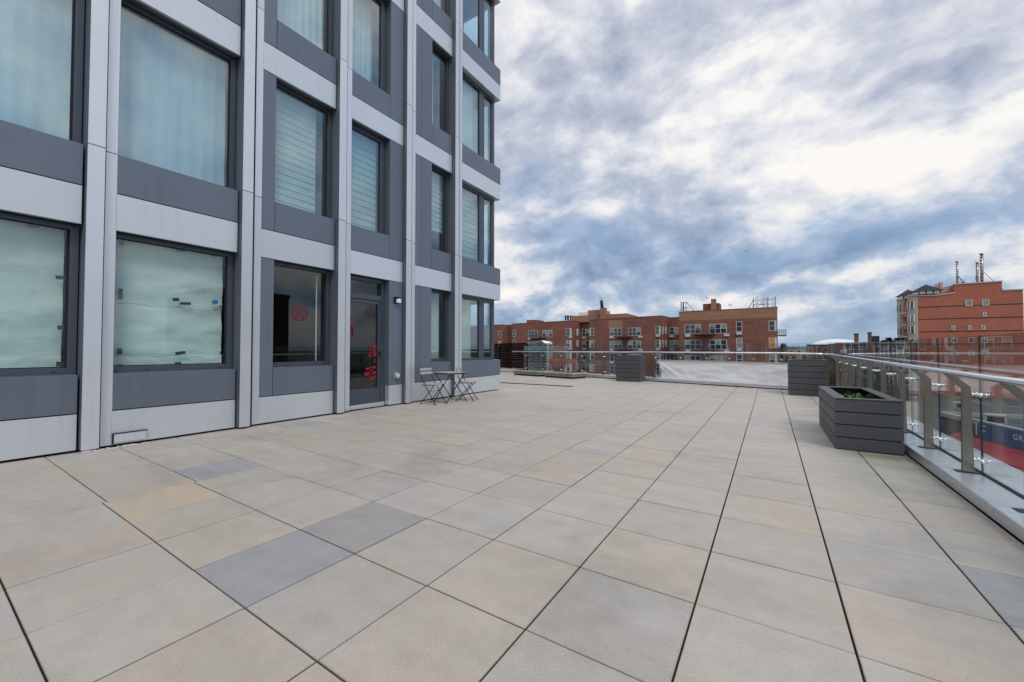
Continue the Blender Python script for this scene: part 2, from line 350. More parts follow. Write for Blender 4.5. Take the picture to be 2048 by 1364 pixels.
def tile_mat():
    m = bpy.data.materials.new('concrete_paver'); m.use_nodes = True; g = NT(m.node_tree); b = m.node_tree.nodes['Principled BSDF']
    b.inputs['Roughness'].default_value = .6; b.inputs['Specular IOR Level'].default_value = .45
    at = g.n('ShaderNodeAttribute', attribute_name='tint').outputs['Color']
    tc = g.n('ShaderNodeTexCoord').outputs['Object']
    sp = g.noise(tc, 170, 3, .7); med = g.noise(tc, 7, 4, .6); lg = g.noise(g.v('MULTIPLY', tc, (1, 3.2, 1)), 1.1, 6, .65)
    ctr = g.noise(tc, 2.3, 3, .5)
    k = g.m('ADD', .50, g.m('MULTIPLY', sp, .62)); k = g.m('MULTIPLY', k, g.m('ADD', .86, g.m('MULTIPLY', med, .28)))
    k = g.m('MULTIPLY', k, g.m('ADD', .80, g.m('MULTIPLY', lg, .40)))
    stain = g.ramp(g.noise(g.v('ADD', tc, (3, 8, 0)), .75, 7, .68), [(.30, .80), (.47, 1.0)])
    k = g.m('MULTIPLY', k, stain)
    pit = g.ramp(g.noise(tc, 45, 2, .5), [(.70, 1.0), (.76, .72)])
    k = g.m('MULTIPLY', k, pit)
    c = g.v('SCALE', at, scale=k)
    warm = g.mix(g.ramp(ctr, [(.45, 0.0), (.68, .55)]), (1, 1, 1, 1), (1.07, .99, .90, 1))
    c = g.mix(1.0, c, warm, 'MULTIPLY')
    x, y, z = g.sep(tc)
    # faint ribbed moulding marks and a mossy damp patch by the near planter
    rib = g.m('MULTIPLY', g.m('SINE', g.m('MULTIPLY', x, 190.0)), g.m('SINE', g.m('MULTIPLY', y, 190.0)))
    c = g.v('SCALE', c, scale=g.m('ADD', 1.0, g.m('MULTIPLY', g.m('MULTIPLY', rib, .05), g.ramp(ctr, [(.45, 0.0), (.6, 1.0)]))))
    mx2 = g.m('DIVIDE', g.m('SUBTRACT', x, 1.1), .34); my2 = g.m('DIVIDE', g.m('SUBTRACT', y, 6.28), .16)
    moss = g.m('EXPONENT', g.m('MULTIPLY', g.m('ADD', g.m('MULTIPLY', mx2, mx2), g.m('MULTIPLY', my2, my2)), -1.0))
    moss = g.m('MULTIPLY', g.m('MULTIPLY', moss, g.m('ADD', .4, med)), .75, clamp=True)
    c = g.mix(moss, c, (.15, .16, .075, 1))
    edge = g.m('MULTIPLY', g.m('SUBTRACT', x, 1.02), 3.2, clamp=True)   # darker towards the curb
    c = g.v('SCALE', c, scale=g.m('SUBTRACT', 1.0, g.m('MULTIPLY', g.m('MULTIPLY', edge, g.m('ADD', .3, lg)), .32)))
    c = g.v('SCALE', c, scale=1.0)
    g.put(b.inputs['Base Color'], c)
    bn = g.n('ShaderNodeBump'); bn.inputs['Strength'].default_value = .25; bn.inputs['Distance'].default_value = .004
    g.put(bn.inputs['Height'], g.noise(tc, 160, 3, .6)); g.put(b.inputs['Normal'], bn.outputs[0])
    return m
M['tile'] = tile_mat()
M['tilegap'] = mat('joint_shadow', (.02, .018, .015), .95)
# ------------------------------------------------------------------ terrace frame of the far (slanted) edge
P0 = Vector((.39, 15.03, 0)); DX = Vector((.9605, -.2783, 0)); DN = Vector((.2783, .9605, 0))
FR = Matrix(((DX.x, DN.x, 0, P0.x), (DX.y, DN.y, 0, P0.y), (0, 0, 1, 0), (0, 0, 0, 1)))
STREET = -10.0
# ------------------------------------------------------------------ ground, road, pavement
g_ = MB(); g_.box((-3500, -1500, STREET-1), (3500, 6000, STREET-.004)); tag(g_.build('ground', M['earth']), kind='structure')
SD = Vector((-.23, .973, 0)).normalized(); SN = Vector((.973, .23, 0)).normalized()   # cross street running away
SM = Matrix(((SN.x, SD.x, 0, 9.0), (SN.y, SD.y, 0, 54.0), (0, 0, 1, 0), (0, 0, 0, 1)))
r_ = MB(); r_.box((-5.5, -75, STREET-.3), (5.5, 500, STREET+.004), M=SM); tag(r_.build('road', M['asphalt']), kind='structure')
p_ = MB(); p_.box((5.5, -75, STREET-.3), (8.2, 500, STREET+.14), M=SM); p_.box((-8.2, -29, STREET-.3), (-5.5, 500, STREET+.14), M=SM); tag(p_.build('pavement', M['pavement']), kind='structure')
# ------------------------------------------------------------------ terrace deck of pavers
def clip(poly, n, c):
    out = []
    for i in range(len(poly)):
        a, b = poly[i], poly[(i+1) % len(poly)]
        da = n[0]*a[0]+n[1]*a[1]-c; db = n[0]*b[0]+n[1]*b[1]-c
        if da <= 0: out.append(a)
        if da*db < 0:
            t = da/(da-db); out.append((a[0]+(b[0]-a[0])*t, a[1]+(b[1]-a[1])*t))
    return out
def build_deck():
    V = []; F = []; C = []
    rnd = random.Random(11)
    T = .61; gx = .0042; gy = .0036
    cfar = DN.x*P0.x+DN.y*P0.y-.015
    special = {}
    def idx(px, py):
        p = at_z(px, py, 0); return (math.floor((p.x+.325)/T), math.floor((p.y-2.166)/T))
    slate = (.365, .378, .395)
    for q in ((545, 1135), (418, 935), (1990, 1185), (615, 849)): special[idx(*q)] = slate
    special[idx(720, 1050)] = (.36, .36, .36)
    special[idx(1600, 1010)] = (.48, .44, .38)
    special[idx(300, 995)] = (.51, .445, .35); special[idx(560, 880)] = (.49, .44, .37)
    base = [(.465, .448, .41), (.460, .447, .418), (.468, .446, .405), (.455, .442, .415), (.475, .455, .415), (.458, .438, .40), (.465, .452, .425)]
    warm = [(.482, .446, .39), (.478, .44, .392)]
    for i in range(-42, 4):
        for j in range(-16, 40):
            x0 = -.325+i*T; y0 = 2.166+j*T
            if x0 < -5.0: y0 += .028
            if x0 < -18 and y0 < 10: continue
            poly = [(x0+gx, y0+gy), (x0+T-gx, y0+gy), (x0+T-gx, y0+T-gy), (x0+gx, y0+T-gy)]
            poly = clip(poly, (1, 0), 1.352)
            poly = clip(poly, (DN.x, DN.y), cfar) if poly else poly
            if y0 < 10.3 and poly: 
                if y0+T < 10.5: poly = clip(poly, (-1, 0), 7.16)
            if len(poly) < 3: continue
            c = special.get((i, j)) or (rnd.choice(warm) if rnd.random() < .09 else rnd.choice(base))
            if x0 < -1.5 and (i, j) not in special and rnd.random() < .20: c = rnd.choice(warm)
            f = (.97+rnd.random()*.06)*.985; c = (c[0]*f*1.025, c[1]*f*.995, c[2]*f*.985)
            dz = [rnd.uniform(-.0012, .0012) for _ in range(3)]
            cx = sum(p[0] for p in poly)/len(poly); cy = sum(p[1] for p in poly)/len(poly)
            b0 = len(V); n = len(poly); h = .0035
            for k, (X, Y) in enumerate(poly):   # inner top ring
                L = math.hypot(X-cx, Y-cy) or 1; V.append((X-(X-cx)/L*h*1.2, Y-(Y-cy)/L*h*1.2, dz[0]+dz[1]*(X-cx)+dz[2]*(Y-cy)*2))
            for (X, Y) in poly: V.append((X, Y, -h+dz[0]))
            for (X, Y) in poly: V.append((X, Y, -.05))
            F.append(tuple(b0+k for k in range(n))); C.append(c)
            for k in range(n):
                k2 = (k+1) % n
                F.append((b0+k, b0+n+k, b0+n+k2, b0+k2)); C.append(tuple(q*.9 for q in c))
                F.append((b0+n+k, b0+2*n+k, b0+2*n+k2, b0+n+k2)); C.append((.22, .185, .135))
    me = bpy.data.meshes.new('deck'); me.from_pydata(V, [], F); me.materials.append(M['tile'])
    ca = me.color_attributes.new('tint', 'FLOAT_COLOR', 'CORNER')
    for p, c in zip(me.polygons, C):
        for li in p.loop_indices: ca.data[li].color = c+(1,)
    bm = bmesh.new(); bm.from_mesh(me); bmesh.ops.recalc_face_normals(bm, faces=bm.faces)
    bm.to_mesh(me); bm.free()
    o = bpy.data.objects.new('terrace_deck', me); col.objects.link(o); tag(o, kind='structure')
    s = MB(); s.box((-26, -8, -.4), (1.97, 14.4, -.047)); s.prism([(-26, 14.4), (1.97, 14.4), (1.97, 14.98), (-26, 23.1)], 2, -.4, -.047)
    tag(s.build('deck_base', M['tilegap']), kind='structure')
build_deck()
b_ = MB(); b_.prism([(-26, -8), (1.9, -8), (1.9, 15.0), (-26, 23.1)], 2, STREET, -.41)
tag(b_.build('podium', M['paleblock']), 'pale block podium walls below the paved roof terrace', 'podium')
# metal curbs
def metal_curb():
    s = MB(); ys = [-7.5, -5.1, -2.7, -.3, 1.4, 3.66, 6.06, 8.46, 10.86, 13.26, 14.62]
    ys = [-7.5, -5.1, -2.7, -.3, 1.4, 3.66, 6.06, 8.46, 10.86, 13.26, 14.6]
    for a, b in zip(ys, ys[1:]): s.prism([(1.36, .03), (1.365, .103), (1.372, .108), (1.99, .100), (1.995, .093), (1.995, -.2), (1.36, -.2)][0:0] or [(1.36, .010), (1.36, .102), (1.366, .108), (1.988, .101), (1.995, .095), (1.995, -.35), (1.98, -.35), (1.98, .010)], 1, a+.005, b-.005)
    o = s.build('terrace_curb', M['curb'])
    t = MB(); t.box((1.618, -7.4, .1045), (1.652, 14.5, .1125)); t.build('glazing_slot', M['gap'], o)
    t = MB(); t.box((1.40, -7.4, -.34), (1.97, 14.6, .07)); t.build('curb_core', M['gap'], o)
    return tag(o, 'grey metal capped curb along the right edge of the terrace under the glass railing', 'curb')
metal_curb()
def far_curb():
    s = MB(); xs = [-27, -24.5, -22, -19.5, -17, -14.5, -12.1, -9.7, -7.3, -4.9, -2.5, -.1, 1.68]
    for a, b in zip(xs, xs[1:]): s.prism([(0, .03), (0, .135), (.006, .141), (.62, .138), (.628, .13), (.628, -.35), (.61, -.35), (.61, .03)], 0, a+.004, b-.004, M=FR)
    o = s.build('terrace_curb', M['curb'])
    t = MB(); t.box((-27, .05, -.34), (1.6, .59, .09), M=FR); t.build('curb_core', M['gap'], o)
    return tag(o, 'grey metal capped curb along the slanted far edge of the terrace', 'curb')
far_curb()
# ------------------------------------------------------------------ glass railings
def post_mesh(Mx, zb, ztop, k=1.0):
    """Mx maps (along, outward, z). returns parts list"""
    s = MB(); H = ztop-.018-zb; e = H-.115
    prof = [(-.048, .004), (.048, .004), (.050, .05), (.036, e), (-.090, H), (-.142, H), (-.130, H-.02), (-.036, e-.02)]
    prof = [(a*(k if a > -.08 else 1), b+zb) for a, b in prof]
    for o in (-.020, .006): s.prism(prof, 0, o, o+.010, M=Mx)
    for dz in (.10, .165, e-.04, e-.105):
        for q in (-1,):
            a = Mx @ Vector((-.028, .004, zb+dz)); b = Mx @ Vector((-.020, .004, zb+dz)); s.tube([a, b], .0135, 12)
    return s
def spacer_mesh(Mx, zb, z, go):
    s = MB()
    for al in (-.03, .03):
        a = Mx @ Vector((0, .03, z)); b = Mx @ Vector((al*0.2, go-.012, z)); s.tube([a, b], .009, 8)
    s.tube([Mx @ Vector((0, .035, z)), Mx @ Vector((0, .05, z))], .017, 10)
    for al in (-.045, .045):
        s.tube([Mx @ Vector((0, go-.035, z)), Mx @ Vector((al, go-.02, z-.004))], .008, 8)
        s.tube([Mx @ Vector((al, go-.022, z-.004)), Mx @ Vector((al, go-.001, z-.004))], .019, 12)
        s.tube([Mx @ Vector((al, go+.013, z-.004)), Mx @ Vector((al, go+.027, z-.004))], .019, 12)
    return s
def railing(name, label, base, posts, zb, gl_o, panels, railpts, k=1.0):
    T = thing(name, base, label, 'railing')
    inv = Matrix.Translation(-Vector(base))
    for Mx, zr in posts:
        p = post_mesh(inv @ Mx, zb, zr, k).build('post', M['steel'], T, bevel=.0015)
        b = MB(); b.box((-.045, -.085, zb-.002), (.045, .085, zb+.006), M=inv @ Mx); b.build('base_plate', M['blackmetal'], p)
        for z in (zb+.125, zr-.018-.185):
            spacer_mesh(inv @ Mx, zb, z, gl_o).build('spacer', M['brightsteel'], p)
    for Mx, a, b, z0, z1a, z1b in panels:
        s = MB(); g = gl_o; th = .012
        s.prism([(a, z0), (b, z0), (b, z1b), (a, z1a)], 1, g, g+th, 0, M=inv @ Mx)
        # dark edges
        s.mi = [0, 0, 1, 1, 1, 1]
        s.build('glass_panel', [M['railglass'], M['glassedge']], T)
    s = MB(); s.tube([Vector(p)-Vector(base) for p in railpts], .0255, 20); s.build('handrail', M['brightsteel'], T)
    return T
def zr_right(y): return 1.030+max(0, min(1, (y-4.5)/10))*.088
py = [-5.3, -4.2, -3.1, -2.05, -.98, .08, 1.15, 2.22, 3.29, 4.36, 5.47, 6.56, 7.63, 8.71, 9.78, 10.86, 11.94, 12.97, 14.0]
def MR(y): return Matrix(((0, 1, 0, 1.54), (1, 0, 0, y), (0, 0, 1, 0), (0, 0, 0, 1)))
posts = [(MR(y), zr_right(y)) for y in py]
pan = []
edges = [-6.3]+[y+.02 for y in py]+[14.93]
for a, b in zip(edges, edges[1:]):
    zt = lambda y: 1.38+max(0, (y-5)/10)*.045
    pan.append((MR(0), a+.006, b-.006, .106, zt(a), zt(b)))
rp = [(1.42, -6.3, 1.03), (1.42, 4.5, 1.03)]+[(1.42, y, zr_right(y)) for y in (6, 8, 10, 12, 14, 14.5)]+[(1.415, 14.70, 1.12), (1.36, 14.805, 1.123)]
# the right glass sits .095 outside the post centre
railing('glass_railing', 'glass railing with a bright steel handrail on cranked flat posts, running along the right edge', (1.54, 4, .1), posts, .106, .095, pan, rp, .78)
def MF(s_): return FR @ Matrix(((1, 0, 0, s_), (0, 1, 0, .2), (0, 0, 1, 0), (0, 0, 0, 1)))
fs = [-12.1, -10.85, -9.55, -8.25, -6.98, -5.72, -4.52, -3.5, -2.5, -1.75, -1.0, -.2, .55]
posts = [(MF(s_), 1.148 if s_ < 0 else 1.135) for s_ in fs]
pan = []; edges = [-12.3]+[s_ for s_ in fs[1:]]+[1.20]
for a, b in zip(edges, edges[1:]): pan.append((MF(0), a+.006, b-.006, .141, 1.46, 1.455 if b < 1 else 1.43))
def fp(s_, o, z): return tuple(FR @ Vector((s_, o, z)))
rp = [fp(-13.0, .07, 1.148), fp(-6, .07, 1.15), fp(-.2, .07, 1.148), fp(.8, .07, 1.128), fp(1.0, .062, 1.124), (1.36, 14.805, 1.123)]
railing('glass_railing', 'glass railing with steel handrail along the far slanted edge, facing the brick apartment building', tuple(FR @ Vector((-5, .2, .1))), posts, .141, .09, pan, rp, .55)

# ------------------------------------------------------------------ planters
def planter(x0, y0, x1, y1, h, n, label, rot=0, soil=None):
    cx, cy = (x0+x1)/2, (y0+y1)/2; w, d = (x1-x0), (y1-y0)
    T = thing('planter_box', (cx, cy, 0), label, 'planter', rz=rot)
    bh = h/n; g = .013; t = .022
    for k in range(n):
        z0 = k*bh+(.012 if k == 0 else g/2); z1 = (k+1)*bh-g/2
        s = MB()
        s.box((-w/2, -d/2, z0), (w/2, -d/2+t, z1)); s.box((-w/2, d/2-t, z0), (w/2, d/2, z1))
        s.box((-w/2, -d/2+t+.001, z0), (-w/2+t, d/2-t-.001, z1)); s.box((w/2-t, -d/2+t+.001, z0), (w/2, d/2-t-.001, z1))
        s.build('board', M['planter'], T, bevel=.002)
    s = MB(); s.box((-w/2+.03, -d/2+.03, 0), (w/2-.03, -d/2+.05, h-.03)); s.box((-w/2+.03, d/2-.05, 0), (w/2-.03, d/2-.03, h-.03))
    s.box((-w/2+.03, -d/2+.051, 0), (-w/2+.05, d/2-.051, h-.03)); s.box((w/2-.05, -d/2+.051, 0), (w/2-.03, d/2-.051, h-.03)); s.build('inner_frame', M['blackmetal'], T)
    c = .115; s = MB(); r0 = .004
    s.prism([(-w/2-r0, -d/2-r0), (w/2+r0, -d/2-r0), (w/2-c, -d/2+c), (-w/2+c, -d/2+c)], 2, h, h+.012)
    s.prism([(w/2+r0, -d/2-r0), (w/2+r0, d/2+r0), (w/2-c, d/2-c), (w/2-c, -d/2+c)], 2, h+.0004, h+.0122)
    s.prism([(w/2+r0, d/2+r0), (-w/2-r0, d/2+r0), (-w/2+c, d/2-c), (w/2-c, d/2-c)], 2, h, h+.012)
    s.prism([(-w/2-r0, d/2+r0), (-w/2-r0, -d/2-r0), (-w/2+c, -d/2+c), (-w/2+c, d/2-c)], 2, h+.0004, h+.0122)
    s.build('rim', M['planter'], T)
    s = MB(); sz = h-.20 if soil is None else soil
    s.box((-w/2+.052, -d/2+.052, .02), (w/2-.052, d/2-.052, sz)); s.build('soil', M['soil'], T)
    return T, sz
planter(.68, 6.46, 1.315, 8.43, .632, 4, 'low long charcoal plank planter beside the right railing, nearest to the viewer', 0, .40)
planter(.43, 13.44, 1.31, 14.22, .965, 6, 'tall charcoal plank planter in the far right corner where the two railings meet')
planter(-5.19, 15.70, -4.22, 16.42, 1.01, 6, 'charcoal plank planter standing left of the white banner at the far railing', R(-1))
# seedlings in the near planter
def seedling():
    s = MB(); rnd = random.Random(3)
    for c in range(12):
        bx, by = rnd.uniform(-.13, .16), rnd.uniform(-.25, .25)
        for k in range(16):
            a = rnd.uniform(0, 6.28); L = rnd.uniform(.06, .14); el = rnd.uniform(.2, 1.2); z = rnd.uniform(0, .14)
            d = Vector((math.cos(a)*math.cos(el), math.sin(a)*math.cos(el), math.sin(el))); sd_ = Vector((-math.sin(a), math.cos(a), 0))*L*.3
            p = Vector((bx, by, z)); s.face([p, p+d*L*.5+sd_, p+d*L, p+d*L*.5-sd_])
        s.tube([(bx, by, 0), (bx, by, .15)], .003, 5)
    o = s.build('seedling_plants', M['leaf'], fix=False); o.location = (1.02, 7.45, .42)
    tag(o, 'small green leafy plants growing inside the low charcoal planter', 'plant')
seedling()
# ------------------------------------------------------------------ banner
def banner():
    T = thing('vinyl_banner', tuple(FR @ Vector((-2.1, .1, .1))), 'wrinkled dirty white vinyl banner tied to the far railing beside the corner planter', 'banner')
    inv = Matrix.Translation(-Vector(T.location)) @ FR
    nx, nz = 130, 34; s = MB(); V = []
    for i in range(nx+1):
        u = i/nx
        for j in range(nz+1):
            v = j/nz  # 0 bottom 1 top
            sx = -4.36+u*4.40
            # left edge is slack, gathered toward the bottom corner
            le = (1-u)**6
            sx += le*(.20*math.sin(math.pi*v)**.8*(1-v*.2)+.04*(1-v))
            zt = .848-.004*u
            zb = .075-.09*math.exp(-(u/.05)**2)+.05*math.exp(-((u-.10)/.05)**2)+.03*math.sin(u*9)*.4+.02*(1-u)
            z = zb+(zt-zb)*v
            q = Vector((sx*1.1, z*2.4, 0)); nz_ = mn.noise(q*.9)*.05+mn.noise(q*2.6)*.02+mn.noise(q*7)*.005
            # fold radiating from the top-left corner
            dd = (sx+4.36)*.62-(zt-z)*.9
            fold = math.exp(-(dd/.07)**2)*.045*math.exp(-(sx+4.36)/.9)+math.exp(-((dd+.16)/.06)**2)*.03*math.exp(-(sx+4.36)/.7)
            off = .10-(nz_+fold)*(1-v**6)*.9-.02*(1-v)
            V.append(Vector((sx, off, z)))
    s.v = [tuple(inv @ p) for p in V]
    for i in range(nx):
        for j in range(nz):
            a = i*(nz+1)+j; s.f.append((a, a+nz+1, a+nz+2, a+1)); s.mi.append(0); s.sm.append(True)
    o = s.build('sheet', M['vinyl'], T); so_ = o.modifiers.new('thick', 'SOLIDIFY'); so_.thickness = .003
    s = MB(); s.tube([inv @ Vector((-4.42+.1*k, .085, .852+.004*math.sin(k*1.3)-.0005*k)) for k in range(46)], .013, 8); s.build('hem_pole', M['pale'], T)
    s = MB()
    for k in range(11): 
        sx = -4.2+k*.41; s.tube([inv @ Vector((sx, .07, .82)), inv @ Vector((sx+.01, .11, .875))], .007, 6)
    s.build('tie', M['blackmetal'], T)
    return T
banner()
# ------------------------------------------------------------------ bistro set
def bistro_chair(loc, rz, label):
    T = thing('bistro_chair', loc, label, 'chair', 'folding bistro chairs by the facade', rz)
    # local: faces +y, width along x
    for sx in (-.19, .19):
        s = MB(); s.tube([(sx, -.235, .82), (sx, -.185, .60), (sx, .215, .012)], .0095, 8); s.tube([(sx, .20, .008), (sx, .245, .006)], .008, 6); s.build('leg', M['blackmetal'], T)
        s = MB(); x2 = sx*.86; s.tube([(x2, .17, .44), (x2, -.225, .012)], .0095, 8); s.tube([(x2, -.21, .008), (x2, -.255, .006)], .008, 6); s.build('leg', M['blackmetal'], T)
    s = MB()
    s.tube([(-.19, .165, .10), (.19, .165, .10)], .005, 6); s.tube([(-.163, -.17, .085), (.163, -.17, .085)], .005, 6); s.tube([(-.163, .06, .30), (.163, .06, .30)], .004, 6)
    s.build('cross_bar', M['blackmetal'], T)
    s = MB()
    for k in range(6): s.box((-.205, -.175+k*.064, .448), (.205, -.175+k*.064+.05, .462))
    s.build('seat', M['wood'], T, bevel=.002)
    s = MB(); s.box((-.185, -.17, .432), (-.165, .19, .446)); s.box((.165, -.17, .432), (.185, .19, .446)); s.build('seat_rail', M['blackmetal'], T)
    Mx = Matrix.Translation((0, -.222, .76)) @ Matrix.Rotation(R(12), 4, 'X')
    for z in (-.085, .0):
        s = MB(); s.box((-.205, -.002, z), (.205, .012, z+.058), M=Mx); s.build('backrest_slat', M['wood'], T, bevel=.002)
    return T
bistro_chair((-6.60, 6.83, 0), R(-86), 'folding slatted bistro chair on the left side of the little table, nearer the door')
bistro_chair((-6.33, 7.74, 0), R(-66), 'folding slatted bistro chair on the right side of the little table, farther from the door')
def bistro_table():
    T = thing('bistro_table', (-6.50, 7.30, 0), 'small square folding bistro table with grey slatted top and crossed black legs', 'table', rz=R(-8))
    s = MB()
    for k in range(8): s.box((-.275, -.275+k*.0695, .698), (.275, -.275+k*.0695+.058, .713))
    s.build('table_top', M['wood'], T, bevel=.002)
    s = MB(); s.box((-.27, -.27, .672), (.27, -.25, .696)); s.box((-.27, .25, .672), (.27, .27, .696)); s.box((-.27, -.249, .672), (-.25, .249, .696)); s.box((.25, -.249, .672), (.27, .249, .696)); s.build('table_frame', M['blackmetal'], T)
    for sx in (-.25, .25):
        for a in (-1, 1):
            s = MB(); x = sx-.015*a*(1 if sx > 0 else -1); s.tube([(x, a*.235, .68), (x, -a*.30, .01)], .0105, 8); s.build('leg', M['blackmetal'], T)
    s = MB(); s.tube([(-.25, .28, .03), (.25, .28, .03)], .006, 6); s.tube([(-.25, -.28, .03), (.25, -.28, .03)], .006, 6); s.build('cross_bar', M['blackmetal'], T)
bistro_table()
# ------------------------------------------------------------------ hatches, drain, fence, screen
def hatch(cx, cy, w, d, label):
    T = thing('roof_hatch', (cx, cy, 0), label, 'hatch', 'low metal roof hatches', R(-15.5))
    s = MB(); s.box((-w/2+.02, -d/2+.02, .001), (w/2-.02, d/2-.02, .07)); s.build('base', M['blackmetal'], T)
    s = MB(); s.prism([(-w/2+.02, .07), (w/2-.02, .07), (w/2+.03, .20), (-w/2-.03, .20)], 1, -d/2, d/2); s.build('curb_body', M['tan'], T, bevel=.004)
    s = MB(); s.box((-w/2-.05, -d/2-.05, .20), (w/2+.05, d/2+.05, .245)); s.build('lid', M['acgrey'], T, bevel=.006)
    s = MB(); s.box((-w/2+.1, -d/2+.1, .246), (w/2-.1, d/2-.1, .262)); s.build('lid_glazing', M['darkpane'], T)
    s = MB()
    for x in (w/2-.18,): s.tube([(x, -d/2-.052, .19), (x, -d/2-.075, .19)], .03, 10)
    s.build('latch', M['blackmetal'], T)
hatch(-9.75, 17.0, 1.75, 1.0, 'low tan metal roof hatch at the far railing, the one farther left and partly hidden')
hatch(-7.75, 16.42, 1.6, 1.0, 'low tan metal roof hatch on the deck, the one nearer the plank planter')
s = MB(); s.box((-8.75, 12.40, .0015), (-5.62, 12.48, .016)); s.box((-8.75, 12.48, .0015), (-5.62, 12.50, .022))
tag(s.build('expansion_joint', M['blackmetal']), 'narrow dark metal joint strip lying across the pavers past the tower corner', 'joint strip')
def fence():
    T = thing('slatted_fence', tuple(FR @ Vector((-17, .5, .1))), 'dark brown horizontal slat fence beyond the tower corner', 'fence')
    inv = Matrix.Translation(-Vector(T.location)) @ FR
    for a, b in ((-24.6, -22.2), (-22.1, -19.7), (-19.6, -17.2), (-17.1, -14.75), (-14.65, -12.35)):
        s = MB(); z = .22; k = 0
        while z < 1.55:
            hgt = (.10, .085, .11, .09)[k % 4]; s.box((a, .48, z), (b, .525, z+hgt), M=inv); z += hgt+.013; k += 1
        s.build('slat_panel', M['darkfence'], T)
    for x in (-24.7, -22.15, -19.65, -17.15, -14.7, -12.3):
        s = MB(); s.box((x-.05, .53, .14), (x+.05, .62, 1.56), M=inv); s.build('post', M['darkfence'], T)
    s = MB(); s.box((-24.7, .46, .145), (-12.3, .60, .17), M=inv); s.build('bottom_rail', M['acgrey'], T)
fence()
def screen():
    T = thing('glass_screen', tuple(FR @ Vector((-11.6, .75, .1))), 'teal tinted glass screen enclosure behind the far railing, next to the slat fence', 'glass screen')
    inv = Matrix.Translation(-Vector(T.location)) @ FR
    for a, b, z in ((-12.25, -11.05, 1.60),):
        s = MB(); s.box((a, .70, .02), (b, .715, z), M=inv); s.build('pane', M['teal'], T)
    s = MB()
    for k in range(9): z = .25+k*.15; s.box((-12.2, .95, z), (-11.1, .98, z+.07), M=inv)
    s.build('louvre_slats', M['blackmetal'], T)
    s = MB(); s.box((-10.95, .72, 0), (-10.90, .77, 1.58), M=inv); s.box((-12.3, .72, 0), (-12.26, .77, 1.58), M=inv); s.build('frame', M['acgrey'], T)
screen()
def tarp():
    s = MB(); n = 14; V = []
    inv = FR
    for i in range(n+1):
        for j in range(n+1):
            u, v = i/n, j/n
            z = 1.605+.20*max(0, math.sin(math.pi*min(1, u*1.05)))*(.3+.7*u)+mn.noise(Vector((u*3, v*3, 1)))*.04
            V.append(inv @ Vector((-12.05+u*.95, .78+v*.5, z)))
    s.v = [tuple(p) for p in V]
    for i in range(n):
        for j in range(n):
            a = i*(n+1)+j; s.f.append((a, a+n+1, a+n+2, a+1)); s.mi.append(0); s.sm.append(True)
    o = s.build('plastic_sheet', M['whiteplastic']); o.modifiers.new('t', 'SOLIDIFY').thickness = .01
    tag(o, 'crumpled white plastic sheet lying on top of the teal glass screen', 'plastic sheet')
tarp()
def red_frame():
    # steel entrance frame on a lower roof beyond the terrace
    Y = 27.0
    def P(x, y): return at_y(x, y, Y)
    a = P(1086, 717); b = P(1152, 717); c = P(1152, 728)
    T = thing('steel_canopy_frame', (a.x, Y, STREET+5.2), 'rust red steel canopy frame with glass infill on the lower roof behind the far railing', 'canopy')
    o = Vector(T.location)
    zt = a.z; zb = c.z
    s = MB(); s.box((a.x-o.x-.9, 0, zb-o.z), (b.x-o.x, .25, zt-o.z)); s.build('beam', M['redframe'], T)
    for x in (P(1101, 730).x, b.x-.12):
        s = MB(); s.box((x-o.x-.08, .05, 0), (x-o.x+.08, .2, zb-o.z)); s.build('column', M['redframe'], T)
    x0, x1 = P(1088, 730).x-o.x, P(1122, 730).x-o.x
    s = MB(); s.prism([(x0, -5), (x1, -5), (x1, zb-o.z-.1), (x0, zb-o.z-.1)][0:0] or [(x0, .2), (x1, .2), (x1, zb-o.z-.15), (x0, zb-o.z-.15)], 1, .4, .43); s.build('glass_infill', M['teal'], T)
    s = MB(); s.tube([(x0-.2, .3, .6), (x1+.3, .3, zb-o.z-.3)], .05, 8); s.tube([(x0-.6, .35, zb-o.z-.5), (x0+.6, .35, .5)], .04, 8); s.build('brace', M['white'], T)
red_frame()
s = MB(); s.box((-30, 24.5, STREET), (-8, 33, STREET+5.2)); s.box((-30.1, 24.4, STREET+5.2), (-7.9, 24.7, STREET+5.6))
tag(s.build('low_building', M['roofing']), 'low flat dark roofed building below the far railing', 'building')
